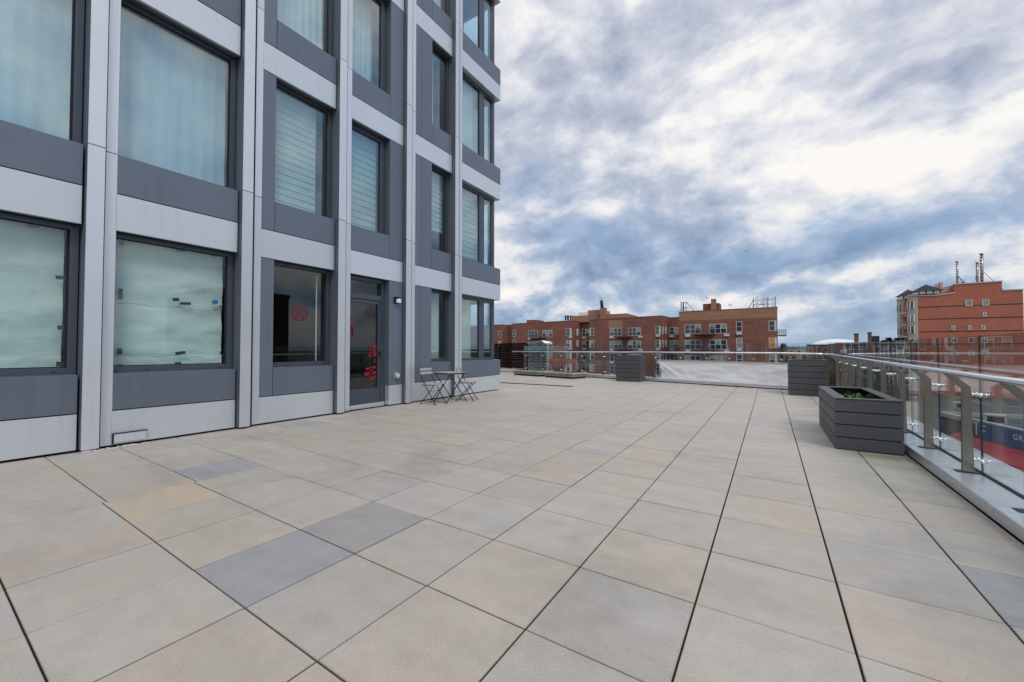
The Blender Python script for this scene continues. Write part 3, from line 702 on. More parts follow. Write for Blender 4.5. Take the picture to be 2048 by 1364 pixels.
# ------------------------------------------------------------------ the tower
FL = 3.18
def tower():
    T = thing('residential_tower', (-7.1, 0, 0), 'tall grey metal clad tower with full height pillars and tinted windows at left', 'tower')
    O = Vector(T.location)
    X = lambda x: x-O.x
    NF = 6; TOP = 2.80+FL*NF
    py0 = [-7.257, -5.557, -3.857, -2.157, -.457, 1.243, 2.955, 4.638, 6.353, 8.048]
    by0 = {1.243: 1.531, 2.955: 3.283, 4.638: 4.974, 6.353: 6.716, 8.048: 8.445}
    joints = [0.03]+[3.79+FL*k for k in range(NF)]+[TOP+.99]
    for y0 in py0:
        b1 = by0.get(y0, y0+.30); b0 = b1-.105
        p = None
        for k, (za, zb) in enumerate(zip(joints, joints[1:])):
            s = MB(); g = .005
            za_, zb_ = za+(g if k else 0), zb-g
            # box A: front light, -y return dark
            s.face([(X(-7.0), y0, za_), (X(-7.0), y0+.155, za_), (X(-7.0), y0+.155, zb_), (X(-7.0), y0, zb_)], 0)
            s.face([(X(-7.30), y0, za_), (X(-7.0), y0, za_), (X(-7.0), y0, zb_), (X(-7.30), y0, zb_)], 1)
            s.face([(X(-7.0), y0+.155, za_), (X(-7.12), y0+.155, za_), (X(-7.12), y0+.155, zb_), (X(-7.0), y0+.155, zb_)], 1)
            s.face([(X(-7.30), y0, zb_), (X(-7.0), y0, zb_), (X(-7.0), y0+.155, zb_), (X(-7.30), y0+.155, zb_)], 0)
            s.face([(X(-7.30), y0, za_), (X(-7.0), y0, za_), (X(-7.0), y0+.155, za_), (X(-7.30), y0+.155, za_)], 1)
            # strip B flush with the spandrels
            s.box((X(-7.14), b0, za_), (X(-7.1), b1, zb_), 0)
            if k == 0: p = s.build('pillar', [M['light'], M['return']], T, fix=False)
            else: s.build('pillar_casing', [M['light'], M['return']], p, fix=False)
        s = MB(); s.box((X(-7.125), y0+.15, .03), (X(-7.118), b0+.02, TOP+.9)); s.box((X(-7.29), y0+.01, .04), (X(-7.02), y0+.13, TOP+.9)); s.build('joint_backing', M['gap'], p)
    def panel(name, y0, y1, z0, z1, m, x=-7.1, t=.05, bevel=.002):
        s = MB(); s.box((X(x-t), y0, z0), (X(x), y1, z1)); return s.build(name, M[m], T, bevel=bevel)
    # ------ windows
    def pane(s, y0, y1, z0, z1, x, th=.01): s.box((X(x-th), y0, z0), (X(x), y1, z1))
    def window(y0, y1, z0, z1, fl, fr, fb, ft, fill, mull=None, xg=-7.285, rev=True):
        s = MB(); xf = -7.25
        s.box((X(-7.33), y0, z0), (X(xf), y0+fl, z1)); s.box((X(-7.33), y1-fr, z0), (X(xf), y1, z1))
        s.box((X(-7.33), y0+fl, z0), (X(xf-.001), y1-fr, z0+fb)); s.box((X(-7.33), y0+fl, z1-ft), (X(xf-.001), y1-fr, z1))
        panes = [(y0+fl, y1-fr)]
        if mull:
            s.box((X(-7.33), mull[0], z0+fb), (X(xf-.002), mull[1], z1-ft)); panes = [(y0+fl, mull[0]), (mull[1], y1-fr)]
        # weep slots
        if z0 < 1.2:
            for q in (.25, .85):
                yy = y0+(y1-y0)*q; s.box((X(xf), yy, z0+fb*.35), (X(xf+.003), yy+.05, z0+fb*.35+.008), 1)
        W_ = s.build('window', [M['frame'], M['gap']], T)
        for a, b in panes:
            s = MB(); pane(s, a-.01, b+.01, z0+fb-.01, z1-ft+.01, xg); s.build('pane', M['plainglass' if z0 < 1.2 and y0 < 5 else 'winglass'], W_)
            s = MB(); q = .010; xs_ = xg+.004
            s.box((X(xg-.01), b-q-.012, z0+fb), (X(xs_), b, z1-ft)); s.box((X(xg-.01), a, z1-ft-q), (X(xs_), b-q-.012, z1-ft)); s.build('gasket', M['gap'], W_)
        a, b = panes[0][0], panes[-1][1]; za, zb = z0+fb-.02, z1-ft+.02
        if fill: fill(W_, a, b, za, zb)
        return W_
    def cloth(W_, a, b, za, zb, x, m, freq, amp, name='curtain', seed=0):
        s = MB(); n = max(8, int((b-a)*90)); nz = 8; V = []
        for i in range(n+1):
            y = a+(b-a)*i/n
            for j in range(nz+1):
                z = za+(zb-za)*j/nz
                w = amp*(math.sin(y*freq+seed+1.7*math.sin(y*3.1+seed))+.5*math.sin(y*freq*2.3+seed*2))*(.75+.25*math.sin(j*.7+i*.02))
                V.append((X(x+w), y, z))
        s.v = V
        for i in range(n):
            for j in range(nz):
                q = i*(nz+1)+j; s.f.append((q, q+nz+1, q+nz+2, q+1)); s.mi.append(0); s.sm.append(True)
        return s.build(name, M[m], W_)
    def curtain(m='curtain', d=.16, f=34, amp=.018, seed=0):
        def fn(W_, a, b, za, zb): cloth(W_, a, b, za, zb, -7.30-d, m, f, amp, seed=seed)
        return fn
    def blinds(a2=None, pitch=.085, zlow=None, m='blind', seed=0):
        def fn(W_, a, b, za, zb):
            s = MB(); b2 = b-.0 if a2 is None else a+(b-a)*a2; z = zb; lo = za if zlow is None else za+(zb-za)*zlow
            while z > lo:
                s.face([(X(-7.40), a, z), (X(-7.40), b2, z), (X(-7.385), b2, z-pitch*.97), (X(-7.385), a, z-pitch*.97)])
                s.face([(X(-7.385), a, z-pitch*.97), (X(-7.385), b2, z-pitch*.97), (X(-7.40), b2, z-pitch), (X(-7.40), a, z-pitch)])
                z -= pitch
            s.build('blind', M[m], W_)
        return fn
    def paper(seed, tapes, seam):
        def fn(W_, a, b, za, zb):
            n, nz = 60, 60; V = []; s = MB()
            for i in range(n+1):
                for j in range(nz+1):
                    y = a+.02+(b-a-.05)*i/n; z = za+.03+(zb-za-.05)*j/nz
                    q = Vector((y*1.2, z*2.2, seed)); w = mn.noise(q)*.035+mn.noise(q*2.5)*.018+mn.noise(q*6)*.006+abs(mn.noise(Vector((y*.8+z*2.0, z*2.5-y, seed+4))))*.04
                    if seam:
                        for zs in seam:
                            w += .014*math.exp(-((z-zs-.02*math.sin(y*3))/.010)**2)
                    V.append((X(-7.362-w*.8), y, z))
            s.v = V
            for i in range(n):
                for j in range(nz):
                    q = i*(nz+1)+j; s.f.append((q, q+nz+1, q+nz+2, q+1)); s.mi.append(0); s.sm.append(True)
            s.build('paper_sheet', M['paper'], W_)
            for k, zs in enumerate(seam or []):
                s = MB()
                pts = [(X(-7.313), a+.03+(b-a-.06)*i/20, zs+.012*math.sin(i*.7+k)) for i in range(21)]
                s.tube(pts, .0022, 5); s.build('paper_seam', M['tape'], W_)
            for (ty, tz, tw, th, rz, mm) in tapes:
                s = MB(); Mx = Matrix.Translation((X(-7.300), ty, tz)) @ Matrix.Rotation(R(rz), 4, 'X')
                s.box((-.001, -tw*.55, -th*.65), (.001, tw*.55, th*.65), M=Mx); s.build('tape', M[mm], W_)
        return fn
    def tp(px, py_, w=.07, h=.04, r=0, m='tape'):
        p = at_x(px, py_, -7.30); return (p.y, p.z, w, h, r, m)
    t1 = [tp(243, 483, .045, .07, 10), tp(362, 500, .09, .025), tp(428, 511, .06, .02), tp(241, 588, .04, .11), tp(352, 599, .07, .035, 5), tp(371, 607, .12, .03, 5), tp(430, 604, .07, .045, 20, 'bluetape'),
          tp(239, 703, .05, .06), tp(361, 706, .11, .035, 8), tp(239, 732, .06, .03), tp(356, 727, .07, .03, 5), tp(441, 613, .02, .03), tp(441, 705, .02, .03)]
    t0 = [tp(66, 450, .09, .04), tp(122, 555, .08, .035, 5), tp(122, 655, .055, .04, 10), tp(123, 728, .08, .045)]
    # ------ bays
    ends = {y: y-.022 for y in py0}
    bays = list(zip(py0, py0[1:]))+[(8.048, None)]
    for bi, (pa, pb) in enumerate(bays):
        y0 = by0.get(pa, pa+.30); last = pb is None
        y1 = 10.31 if last else pb-.022
        kind = {5: 'full', 6: 'leftpanel', 7: 'door', 8: 'narrow', 9: 'corner'}.get(bi, 'full')
        # base
        if kind == 'door':
            panel('base_panel', 5.96, y1, .03, .462, 'light', x=-7.098, t=.14)
        elif kind != 'corner': panel('base_panel', y0-.004, y1, .03, .462, 'light')
        else: panel('base_panel', y0-.004, y1, .03, .462, 'light', t=.2)
        s = MB(); s.box((X(-7.16), y0-.1, 0), (X(-7.13), y1+.02, TOP+.9)) if False else None
        for k in range(NF+1):
            zl0 = 2.80+FL*(k-1)+0; zw0 = .94 if k == 0 else 3.79+FL*(k-1); zw1 = 2.80+FL*k
            zd0 = .476 if k == 0 else 3.285+FL*(k-1)
            if k > 0:
                panel('light_panel', y0-.004, y1, 2.80+FL*(k-1), 3.272+FL*(k-1), 'light', t=.05 if not last else .28)
                s = MB(); s.box((X(-7.30), y0, 2.83+FL*(k-1)), (X(-7.152), y1 if not last else y1-.2, zw0-.03)); s.build('spandrel_backing', M['gap'], T)
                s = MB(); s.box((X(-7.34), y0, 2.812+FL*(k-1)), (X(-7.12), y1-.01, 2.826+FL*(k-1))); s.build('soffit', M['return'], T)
            if k == NF: 
                panel('dark_panel', y0, y1, zd0, zd0+.5, 'dark'); continue
            # zones
            if kind == 'full':
                wy0, wy1 = y0, pb; panel('dark_panel', y0+.0, y1, zd0, zw0, 'dark')
            elif kind == 'leftpanel':
                wy0, wy1 = 3.50, pb; panel('dark_panel', y0, 3.494, zd0, zw1-.012, 'dark'); panel('dark_panel', 3.503, y1, zd0, zw0, 'dark')
            elif kind == 'door':
                wy0, wy1 = y0, 5.945; panel('dark_panel', 5.955, y1, zd0, zw1-.012, 'dark', t=.2)
                if k > 0: panel('dark_panel', y0, 5.948, zd0, zw0, 'dark')
            elif kind == 'narrow':
                wy0, wy1 = 7.275, pb; panel('dark_panel', y0, 6.905, zd0, zw1-.012, 'dark'); panel('dark_panel', 6.911, 7.268, zd0, zw1-.012, 'dark'); panel('dark_panel', 7.277, y1, zd0, zw0, 'dark')
            else:
                wy0, wy1 = y0, 10.19; panel('dark_panel', y0, y1, zd0, zw0, 'dark', t=.30)
            # sill
            if not (kind == 'door' and k == 0):
                s = MB(); s.prism([(X(-7.34), zw0-.02), (X(-7.1), zw0-.02), (X(-7.102), zw0+.001), (X(-7.34), zw0+.012)][::-1], 1, wy0, (y1-.004 if kind not in ('full', 'leftpanel', 'narrow') else y1-.002) if kind != 'door' else 5.945); s.build('sill', M['dark'], T)
            # reveals of side panels
            if kind in ('leftpanel', 'narrow', 'door'):
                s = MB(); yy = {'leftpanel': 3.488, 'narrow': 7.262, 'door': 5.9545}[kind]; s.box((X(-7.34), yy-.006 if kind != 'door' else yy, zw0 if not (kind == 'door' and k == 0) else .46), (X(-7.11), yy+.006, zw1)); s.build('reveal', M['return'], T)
            if kind == 'door' and k == 0: continue
            f = (bi, k); sd_ = bi*1.3+k
            if f == (4, 0): fill = paper(3, t0, [])
            elif f == (5, 0): fill = paper(8, t1, [1.87, 1.16])
            elif f == (6, 0): fill = None
            elif f == (6, 1): fill = blinds(.84, .125)
            elif f == (7, 1): fill = blinds(None, .14, m='blind')
            elif f == (8, 0): fill = curtain('curtaincream', .2, 26, .03, 2)
            elif f == (8, 1): fill = blinds(None, .13, zlow=.30)
            elif f == (9, 0): fill = (lambda W_, a, b, za, zb: cloth(W_, a+.25, a+.85, za, zb, -7.50, 'curtaincream', 22, .02))
            elif f == (9, 1): fill = blinds(.62, .15, m='blind')
            elif f == (9, 2): fill = (lambda W_, a, b, za, zb: cloth(W_, a, a+1.05, za, zb, -7.45, 'curtain', 30, .02))
            elif f == (8, 2): fill = (lambda W_, a, b, za, zb: cloth(W_, a, a+.33, za, zb, -7.45, 'curtain', 30, .02))
            elif f == (9, 3): fill = None
            elif f == (7, 2): fill = curtain('curtain', .25, 44, .022, 1)
            elif f == (6, 2): fill = curtain('curtain', .2, 42, .022, 5)
            elif bi < 4 and k == 0: fill = curtain('curtaincream', .3, 25, .02, bi)
            elif k > 2 and (bi+k) % 3 == 0: fill = None
            else: fill = curtain('curtain', .13, 17, .012, sd_)
            fl_ = .035; fr_ = .09
            if kind == 'corner':
                window(wy0, wy1, zw0, zw1, .03, .10, .075, .10, fill, mull=(9.42, 9.66))
            elif kind == 'door': window(wy0, wy1, zw0, zw1, .03, .14, .03, .10, fill)
            else: window(wy0, wy1-.014, zw0, zw1, fl_, fr_-.014, .09 if k == 0 else .04, .06, fill)
    # ------ the door
    s = MB(); xf = -7.245
    s.box((X(-7.33), 4.97, .012), (X(xf+.02), 5.945, .10)); th = s.build('door_threshold', M['light'], T, bevel=.003)
    s = MB(); s.box((X(-7.33), 4.97, .10), (X(xf), 5.00, 2.80)); s.box((X(-7.33), 5.86, .10), (X(xf), 5.945, 2.80)); s.box((X(-7.33), 5.0, 2.33), (X(xf), 5.86, 2.44)); s.box((X(-7.33), 5.0, 2.72), (X(xf), 5.86, 2.80))
    df = s.build('door_frame', M['frame'], T, bevel=.002)
    s = MB(); pane(s, 5.0, 5.80, 2.44, 2.72, -7.29); s.build('transom_pane', M['doorglass'], df)
    s = MB(); s.box((X(-7.3), 5.80, 2.44), (X(-7.27), 5.86, 2.72)); s.build('gasket', M['gap'], df)
    s = MB(); xd = -7.262
    s.box((X(-7.31), 5.003, .11), (X(xd), 5.855, .42)); s.box((X(-7.31), 5.003, 2.25), (X(xd), 5.855, 2.322)); s.box((X(-7.31), 5.79, .42), (X(xd), 5.855, 2.25)); s.box((X(-7.31), 5.003, .42), (X(xd), 5.03, 2.25))
    d_ = s.build('door', M['frame'], T, bevel=.002)
    s = MB(); pane(s, 5.03, 5.79, .42, 2.25, -7.285); s.build('pane', M['doorglass'], d_)
    s = MB(); s.box((X(-7.29), 5.765, .42), (X(-7.272), 5.79, 2.25)); s.build('gasket', M['gap'], d_)
    hz = at_x(762, 707, -7.22).z
    s = MB(); s.tube([(X(-7.262), 5.82, hz), (X(-7.20), 5.82, hz)], .012, 8); s.tube([(X(-7.20), 5.83, hz), (X(-7.20), 5.70, hz)], .010, 8); s.box((X(-7.262), 5.80, hz-.05), (X(-7.256), 5.84, hz+.05)); s.build('handle', M['blackmetal'], d_)
    # reflected red sign characters, put on the door glass as coloured strokes
    def stroke(sm, a, b, w, x=-7.281):
        a = Vector(a); b = Vector(b); d = (b-a); n = Vector((-d.y, d.x)).normalized()*w/2
        q = [a+n, b+n, b-n, a-n]; sm.face([(X(x), p.x, p.y) for p in q])
    def onp(px, py_): p = at_x(px, py_, -7.281); return (p.y, p.z)
    glyphs = [
        [((738, 695), (753, 693), 6), ((740, 703), (752, 702), 4), ((737, 711), (753, 709), 7), ((744, 694), (744, 712), 4)],
        [((750, 716), (749, 726), 3.2)],
        [((731, 738), (752, 734), 5), ((741, 735), (742, 746), 3.5), ((729, 749), (752, 744), 7), ((738, 758), (752, 752), 5), ((746, 740), (738, 752), 3)],
        [((702, 638), (707, 637), 5)],
        [((702, 655), (707, 654), 4), ((702, 662), (707, 660), 4), ((704, 653), (706, 676), 3), ((701, 671), (706, 668), 5), ((702, 681), (706, 676), 5)],
        [((735, 618), (739, 629), 1.6), ((736, 619), (742, 622), 1.4), ((741, 620), (744, 628), 1.4), ((737, 627), (746, 631), 1.6), ((744, 629), (755, 645), 1.4)]]
    for gl in glyphs:
        sm = MB()
        for a, b, w in gl: stroke(sm, onp(*a), onp(*b), w*.0105)
        sm.build('red_letter_reflection', M['redletter'], d_, fix=False)
    # round red sign reflection, coloured onto the dark ground floor window
    c = at_x(600, 627, -7.281); sm = MB(); rr = .150
    for k in range(40):
        t0_, t1_ = 2*math.pi*k/40, 2*math.pi*(k+1)/40
        sm.face([(X(-7.281), c.y+math.cos(t)*r, c.z+math.sin(t)*r) for t, r in ((t0_, rr), (t1_, rr), (t1_, rr*.86), (t0_, rr*.86))])
    for k in range(-4, 5):
        o_ = k*.031; L = math.sqrt(max(0, (rr*.86)**2-o_*o_))
        stroke(sm, (c.y-L, c.z+o_), (c.y+L, c.z+o_), .012); 
        if k % 2 == 0: stroke(sm, (c.y+o_, c.z-L), (c.y+o_, c.z+L), .010, x=-7.2805)
    win = [w for w in T.children if w.name.startswith('window') and abs(w.data.vertices[0].co.y-3.5) < .01 and w.data.vertices[0].co.z < 1][0]
    sm.build('round_emblem_reflection', mat('faint_red_reflection', (.13, .022, .03), .5), win, fix=False)
    # pale pull cord / window edge trim inside
    s = MB(); s.box((X(-7.36), 4.40, 1.04), (X(-7.34), 4.415, 2.68)); s.build('interior_trim', M['white'], win)
    # ------ corner, side facade, interior
    s = MB(); s.box((X(-7.36), 10.05, .9), (X(-7.252), 10.191, TOP)); s.build('corner_mullion', M['frame'], T)
    for k in range(NF+1):
        zw0 = .94 if k == 0 else 3.79+FL*(k-1); zd0 = .476 if k == 0 else 3.285+FL*(k-1)
        if k > 0:
            s = MB(); s.box((X(-20), 10.03, 2.80+FL*(k-1)), (X(-7.385), 10.31, 3.272+FL*(k-1))); s.build('light_panel', M['light'], T)
        else:
            s = MB(); s.box((X(-20), 10.11, .03), (X(-7.305), 10.31, .462)); s.build('base_panel', M['light'], T)
        s = MB(); s.box((X(-20), 10.03, zd0), (X(-7.405), 10.31, zw0 if k < NF else zd0+.5)); s.build('dark_panel', M['dark'], T)
        if k < NF:
            zw1 = 2.80+FL*k
            s = MB(); s.box((X(-20), 10.10, zw0), (X(-8.62), 10.18, zw1)); s.build('dark_panel', M['dark'], T)
            s = MB(); s.box((X(-8.62), 10.12, zw0), (X(-8.52), 10.19, zw1)); s.box((X(-8.52), 10.12, zw0), (X(-7.37), 10.19, zw0+.07)); s.box((X(-8.52), 10.12, zw1-.09), (X(-7.37), 10.19, zw1)); s.box((X(-7.46), 10.12, zw0+.07), (X(-7.362), 10.19, zw1-.09))
            w_ = s.build('window', M['frame'], T)
            s = MB(); s.box((X(-8.52), 10.145, zw0+.07), (X(-7.46), 10.155, zw1-.09)); s.build('pane', M['winglass'], w_)
    s = MB()
    for k in range(NF+1):
        z = (0 if k == 0 else 3.03+FL*(k-1)); s.box((X(-20), -7.5, z-(.0 if k == 0 else .0)-.28 if k else -.02), (X(-7.345), 10.02, z+.02 if k == 0 else z))
    s.build('floor_slab', M['roomfloor'], T)
    s = MB(); s.box((X(-11.6), -7.5, .03), (X(-11.4), 9.98, TOP)); s.box((X(-20), -7.56, 0), (X(-7.3), -7.5, TOP+.9)); s.box((X(-20.1), -7.5, 0), (X(-20), 10.0, TOP+.9))
    for y in (4.86, 6.5, 3.15): s.box((X(-11.4), y-.06, .03), (X(-7.36), y+.06, TOP))
    s.build('interior_wall', M['room'], T)
    s = MB(); s.box((X(-20), -7.5, TOP+.75), (X(-7.15), 10.2, TOP+.85)); s.build('roof', M['roofing'], T)
    # small fittings
    s = MB(); s.box((X(-7.1), 1.545, .055), (X(-7.055), 1.86, .165)); s.build('vent_cover', M['light'], T, bevel=.003)
    s = MB(); s.box((X(-7.1), 1.535, .168), (X(-7.052), 1.875, .176)); s.box((X(-7.1), 1.535, .04), (X(-7.065), 1.543, .165)); s.build('vent_trim', M['gap'], T)
    s = MB(); rnd = random.Random(5)
    for k in range(26):
        y = 1.25+k*.024; w = rnd.uniform(.01, .05); s.box((X(-7.02+.0), y, .001), (X(-7.02+w+.01), y+.0235, rnd.uniform(.006, .022)))
    s.build('sealant_strip', M['sealant'], T)
    return T
tower()
# wall lamp & outlet hood
T_ = thing('wall_lamp', (-7.1, 6.16, 2.35), 'small black wall lamp with a white lens beside the glass door', 'lamp')
s = MB(); s.box((0, -.075, -.055), (.05, .03, .075)); s.build('housing', M['blackmetal'], T_, bevel=.006)
s = MB(); s.box((.052, -.06, -.045), (.11, .045, .05)); s.build('lens', M['whiteplastic'], T_, bevel=.012)
s = MB(); s.box((.0, -.08, .076), (.12, .05, .084)); s.build('cap', M['blackmetal'], T_)
T_ = thing('outlet_hood', (-7.1, 6.16, .67), 'round grey weatherproof outlet hood low on the wall beside the door', 'outlet')
s = MB(); s.box((0, -.06, -.065), (.03, .04, .065)); s.build('box', M['acgrey'], T_, bevel=.006)
s = MB(); s.tube([(.03, -.01, 0), (.085, -.01, 0)], .06, 20); s.build('cover', M['acgrey'], T_, bevel=.01)
s = MB(); s.tube([(.086, -.01, 0), (.092, -.01, 0)], .028, 14); s.build('dial', M['white'], T_)
# ------------------------------------------------------------------ brick apartment building
def frame_of(p, th):
    d = Vector((math.cos(th), math.sin(th), 0)); n = Vector((-math.sin(th), math.cos(th), 0))
    return d, n, Matrix(((d.x, n.x, 0, p[0]), (d.y, n.y, 0, p[1]), (0, 0, 1, 0), (0, 0, 0, 1)))
class Wall:
    """a facade plane: local x along the wall, y into the building, z up"""
    def __init__(s, origin, th): s.o = Vector(origin); s.d, s.n, s.M = frame_of(origin, th)
    def loc(s, px, py):
        p = at_plane(px, py, s.o, s.n); q = s.M.inverted() @ p; return q.x, q.z
def add_window(T, inv, Wl, x0, x1, z0, z1, nm, fm='offwhite', pm='darkpane', sash=True, off=0, f=.09, depth=.05, ac=None, rnd=random):
    s = MB(); Mx = inv @ Wl.M
    s.box((x0, -depth, z0), (x0+f, .02, z1), M=Mx); s.box((x1-f, -depth, z0), (x1, .02, z1), M=Mx)
    s.box((x0+f, -depth, z0), (x1-f, .02, z0+f), M=Mx); s.box((x0+f, -depth, z1-f), (x1-f, .02, z1), M=Mx)
    n = nm; w = (x1-x0-2*f)/n
    for k in range(1, n): s.box((x0+f+w*k-f*.5, -depth+.004, z0+f), (x0+f+w*k+f*.5, .02, z1-f), M=Mx)
    if sash:
        zm = (z0+z1)/2; s.box((x0+f, -depth+.012, zm-.028), (x1-f, .02, zm+.028), M=Mx)
    o = s.build('window', M[fm], T)
    for k in range(n):
        a = x0+f+w*k; b = a+w
        up = pm
        s = MB(); s.box((a, -.02, z0+f), (b, .0, z1-f), M=Mx); s.build('pane', M[pm], o)
        if pm == 'darkpane' and rnd.random() < .55:   # a roller shade drawn part-way
            h = rnd.choice((.35, .5, .5, .9)); s = MB(); s.box((a+.02, -.028, z1-f-(z1-z0-2*f)*h), (b-.02, -.022, z1-f), M=Mx); s.build('shade', M['shadepane'], o)
    if ac is not None:
        a = x0+ac; s = MB(); s.box((a, -.28, z0-.52), (a+.85, .01, z0-.06), M=Mx)
        q = s.build('air_conditioner', M['offwhite'], o)
    return o
def fire_escape(T, inv, Wl, x0, x1, zs, H, lad=True):
    Mx = inv @ Wl.M
    for k, z in enumerate(zs):
        s = MB(); s.box((x0, -1.1, z), (x1, -.02, z+.07), M=Mx)
        for j in range(5): zz = z+.2+j*.19; s.box((x0, -1.1, zz), (x1, -1.07, zz+.03), M=Mx); s.box((x0, -1.1, zz), (x0+.03, -.0, zz+.03), M=Mx); s.box((x1-.03, -1.1, zz), (x1, 0, zz+.03), M=Mx)
        n = int((x1-x0)/.5)
        for j in range(n+1): xx = x0+(x1-x0-.03)*j/n; s.box((xx, -1.11, z), (xx+.03, -1.08, z+1.0), M=Mx)
        if lad and k < len(zs):
            xa, xb = x0+.35*(x1-x0), x0+.72*(x1-x0); za, zb = z, z-H
            for yy in (-.95, -.45):
                s.tube([Mx @ Vector((xa, yy, za)), Mx @ Vector((xb, yy, zb+.05))], .04, 6)
            for j in range(10):
                t = (j+.5)/10; s.box((xa+(xb-xa)*t-.1, -.95, za+(zb-za)*t), (xa+(xb-xa)*t+.1, -.45, za+(zb-za)*t+.03), M=Mx)
        s.build('fire_escape', M['escape'], T)
M['escape'] = mat('olive_iron', (.055, .05, .04), .7)
def brick_building():
    T = thing('apartment_building', (-20, 90, STREET), 'long red brown brick apartment building with white windows and fire escapes across the street', 'apartment building')
    inv = Matrix.Translation(-Vector(T.location)); FH = 2.9; rnd = random.Random(2)
    ZT = 8.45
    def block(Wl, x0, x1, zt, depth=14, m='brick', cap=True):
        s = MB(); s.box((x0, 0, STREET), (x1, depth, zt), M=inv @ Wl.M); w = s.build('wall', M[m], T)
        s = MB(); Mx = inv @ Wl.M
        s.box((x0-.06, -.06, zt), (x1+.06, .35, zt+.12), M=Mx); s.box((x0-.06, .35, zt), (x0+.3, depth, zt+.12), M=Mx); s.box((x1-.3, .35, zt), (x1+.06, depth, zt+.12), M=Mx); s.build('coping', M['pale_cop'], w)
        return w
    M['pale_cop'] = mat('coping_stone', (.16, .12, .10), .8)
    # --- block nearest the street corner
    A = Wall((0, 81.3, 0), 0)
    xa = A.loc(1358, 625)[0]; xb = A.loc(1554.5, 616)[0]
    block(A, xa, xb, ZT, 16)
    s = MB(); s.box((xa+.02, -.012, 6.75), (xb-.02, .0, ZT-.02), M=inv @ A.M); s.build('parapet_band', M['brickpale'], T)
    def col(Wl, px0, px1, py0, py1, n, ac=None, floors=5, pms=None):
        x0, z1 = Wl.loc(px0, py0); x1, z0 = Wl.loc(px1, py1); x1 = Wl.loc(px1, py0)[0]
        for k in range(floors):
            pm = 'darkpane'
            if pms and k in pms: pm = pms[k]
            add_window(T, inv, Wl, x0, x1, z0-FH*k, z1-FH*k, n, pm=pm, ac=ac, rnd=rnd)
        return x0, x1, z0, z1
    c1 = col(A, 1369, 1401.5, 649.5, 667.5, 3, .15); c2 = col(A, 1418.5, 1453.3, 648, 666.8, 3, 2.4); c3 = col(A, 1472, 1484.3, 643.3, 663.3, 1, .05, pms={1: 'shadepane'})
    c4 = col(A, 1537, 1553, 641.3, 662, 1, pms={1: 'amberpane'})
    # bright corner-window returns
    for k in range(5):
        s = MB(); s.box((c4[1]-.32, -.062, c4[2]-FH*k+.02), (c4[1]+.01, -.051, c4[3]-FH*k-.02), M=inv @ A.M); s.build('window_return', M['offwhite'], T)
    x0 = A.loc(1389, 670)[0]; x1 = A.loc(1430, 670)[0]; z = A.loc(1400, 670)[1]
    fire_escape(T, inv, A, x0, x1, [z-FH*k for k in range(5)], FH)
    # grille balcony on the street side wall
    for k in range(4):
        s = MB(); z_ = 3.75-FH*k
        for j in range(7): s.box((xb, 83+.0, z_+.15*j), (xb+1.3, 83.04, z_+.15*j+.05), M=inv); s.box((xb+1.26, 83, z_+.15*j), (xb+1.3, 87, z_+.15*j+.05), M=inv)
        s.box((xb, 83, z_-.06), (xb+1.3, 87, z_), M=inv)
        for j in range(5): s.box((xb+.3*j, 83, z_), (xb+.3*j+.05, 83.05, z_+1.05), M=inv)
        s.build('fire_escape', M['escape'], T)
    # --- recess, B, C, D
    th = R(-7)
    B = Wall((at_y(1322, 632, 88.5).x, 88.5, 0), th)
    xl = B.loc(1178.6, 637)[0]; block(B, xl, 0, ZT, 5)
    Rr = Wall((B.M @ Vector((0, 4.5, 0)))[:], th); block(Rr, -2, 7.5, ZT-.15, 8)
    col(Rr, 1339, 1357, 655, 669.6, 2, .1)
    col(B, 1219.4, 1244, 656.7, 671.6, 3, .1); col(B, 1256, 1281.5, 655.8, 671.3, 3, 2.5)
    bl = col(B, 1179.5, 1188, 656, 671, 1); br = col(B, 1311.3, 1321.6, 652.6, 668.5, 1, .1)
    for k in range(5):
        s = MB(); s.box((bl[0]-.01, -.062, bl[2]-FH*k), (bl[0]+.33, -.051, bl[3]-FH*k), M=inv @ B.M); s.box((br[1]-.4, -.062, br[2]-FH*k), (br[1]+.01, -.051, br[3]-FH*k), M=inv @ B.M); s.build('window_return', M['offwhite'], T)
        s = MB(); s.box((0, .6, br[2]-FH*k), (.05, 1.4, br[3]-FH*k), M=inv @ B.M); s.box((.01, 2.3, br[2]-FH*k+.2), (.06, 3.3, br[3]-FH*k), M=inv @ B.M); s.build('window_return', M['offwhite'], T)
    x0 = B.loc(1234, 674)[0]; x1 = B.loc(1264, 674)[0]; z = B.loc(1250, 674.5)[1]
    fire_escape(T, inv, B, x0, x1, [z-FH*k for k in range(5)], FH)
    s = MB(); q0 = B.loc(1217, 641); q1 = B.loc(1246, 655); s.box((q0[0], -.012, q1[1]), (q1[0], 0, q0[1]), M=inv @ B.M); s.build('faded_brick_patch', M['brickpale'], T)
    C_ = Wall((at_y(1143.5, 640.5, 91.5).x, 91.5, 0), th)
    xl2 = C_.loc(1025, 644)[0]; block(C_, xl2, 0, ZT+.02, 5)
    R2 = Wall((C_.M @ Vector((0, 4.5, 0)))[:], th); block(R2, -2, 9.5, ZT-.2, 8)
    col(R2, 1164.6, 1178.3, 658.5, 673.5, 2, .1)
    col(C_, 1056.5, 1075.8, 661.5, 675.2, 3, .1); col(C_, 1085, 1104.5, 660.5, 674.3, 3); cl = col(C_, 1025.6, 1031.5, 660, 674, 1); cr = col(C_, 1132, 1143.3, 657, 672, 1, 1.0)
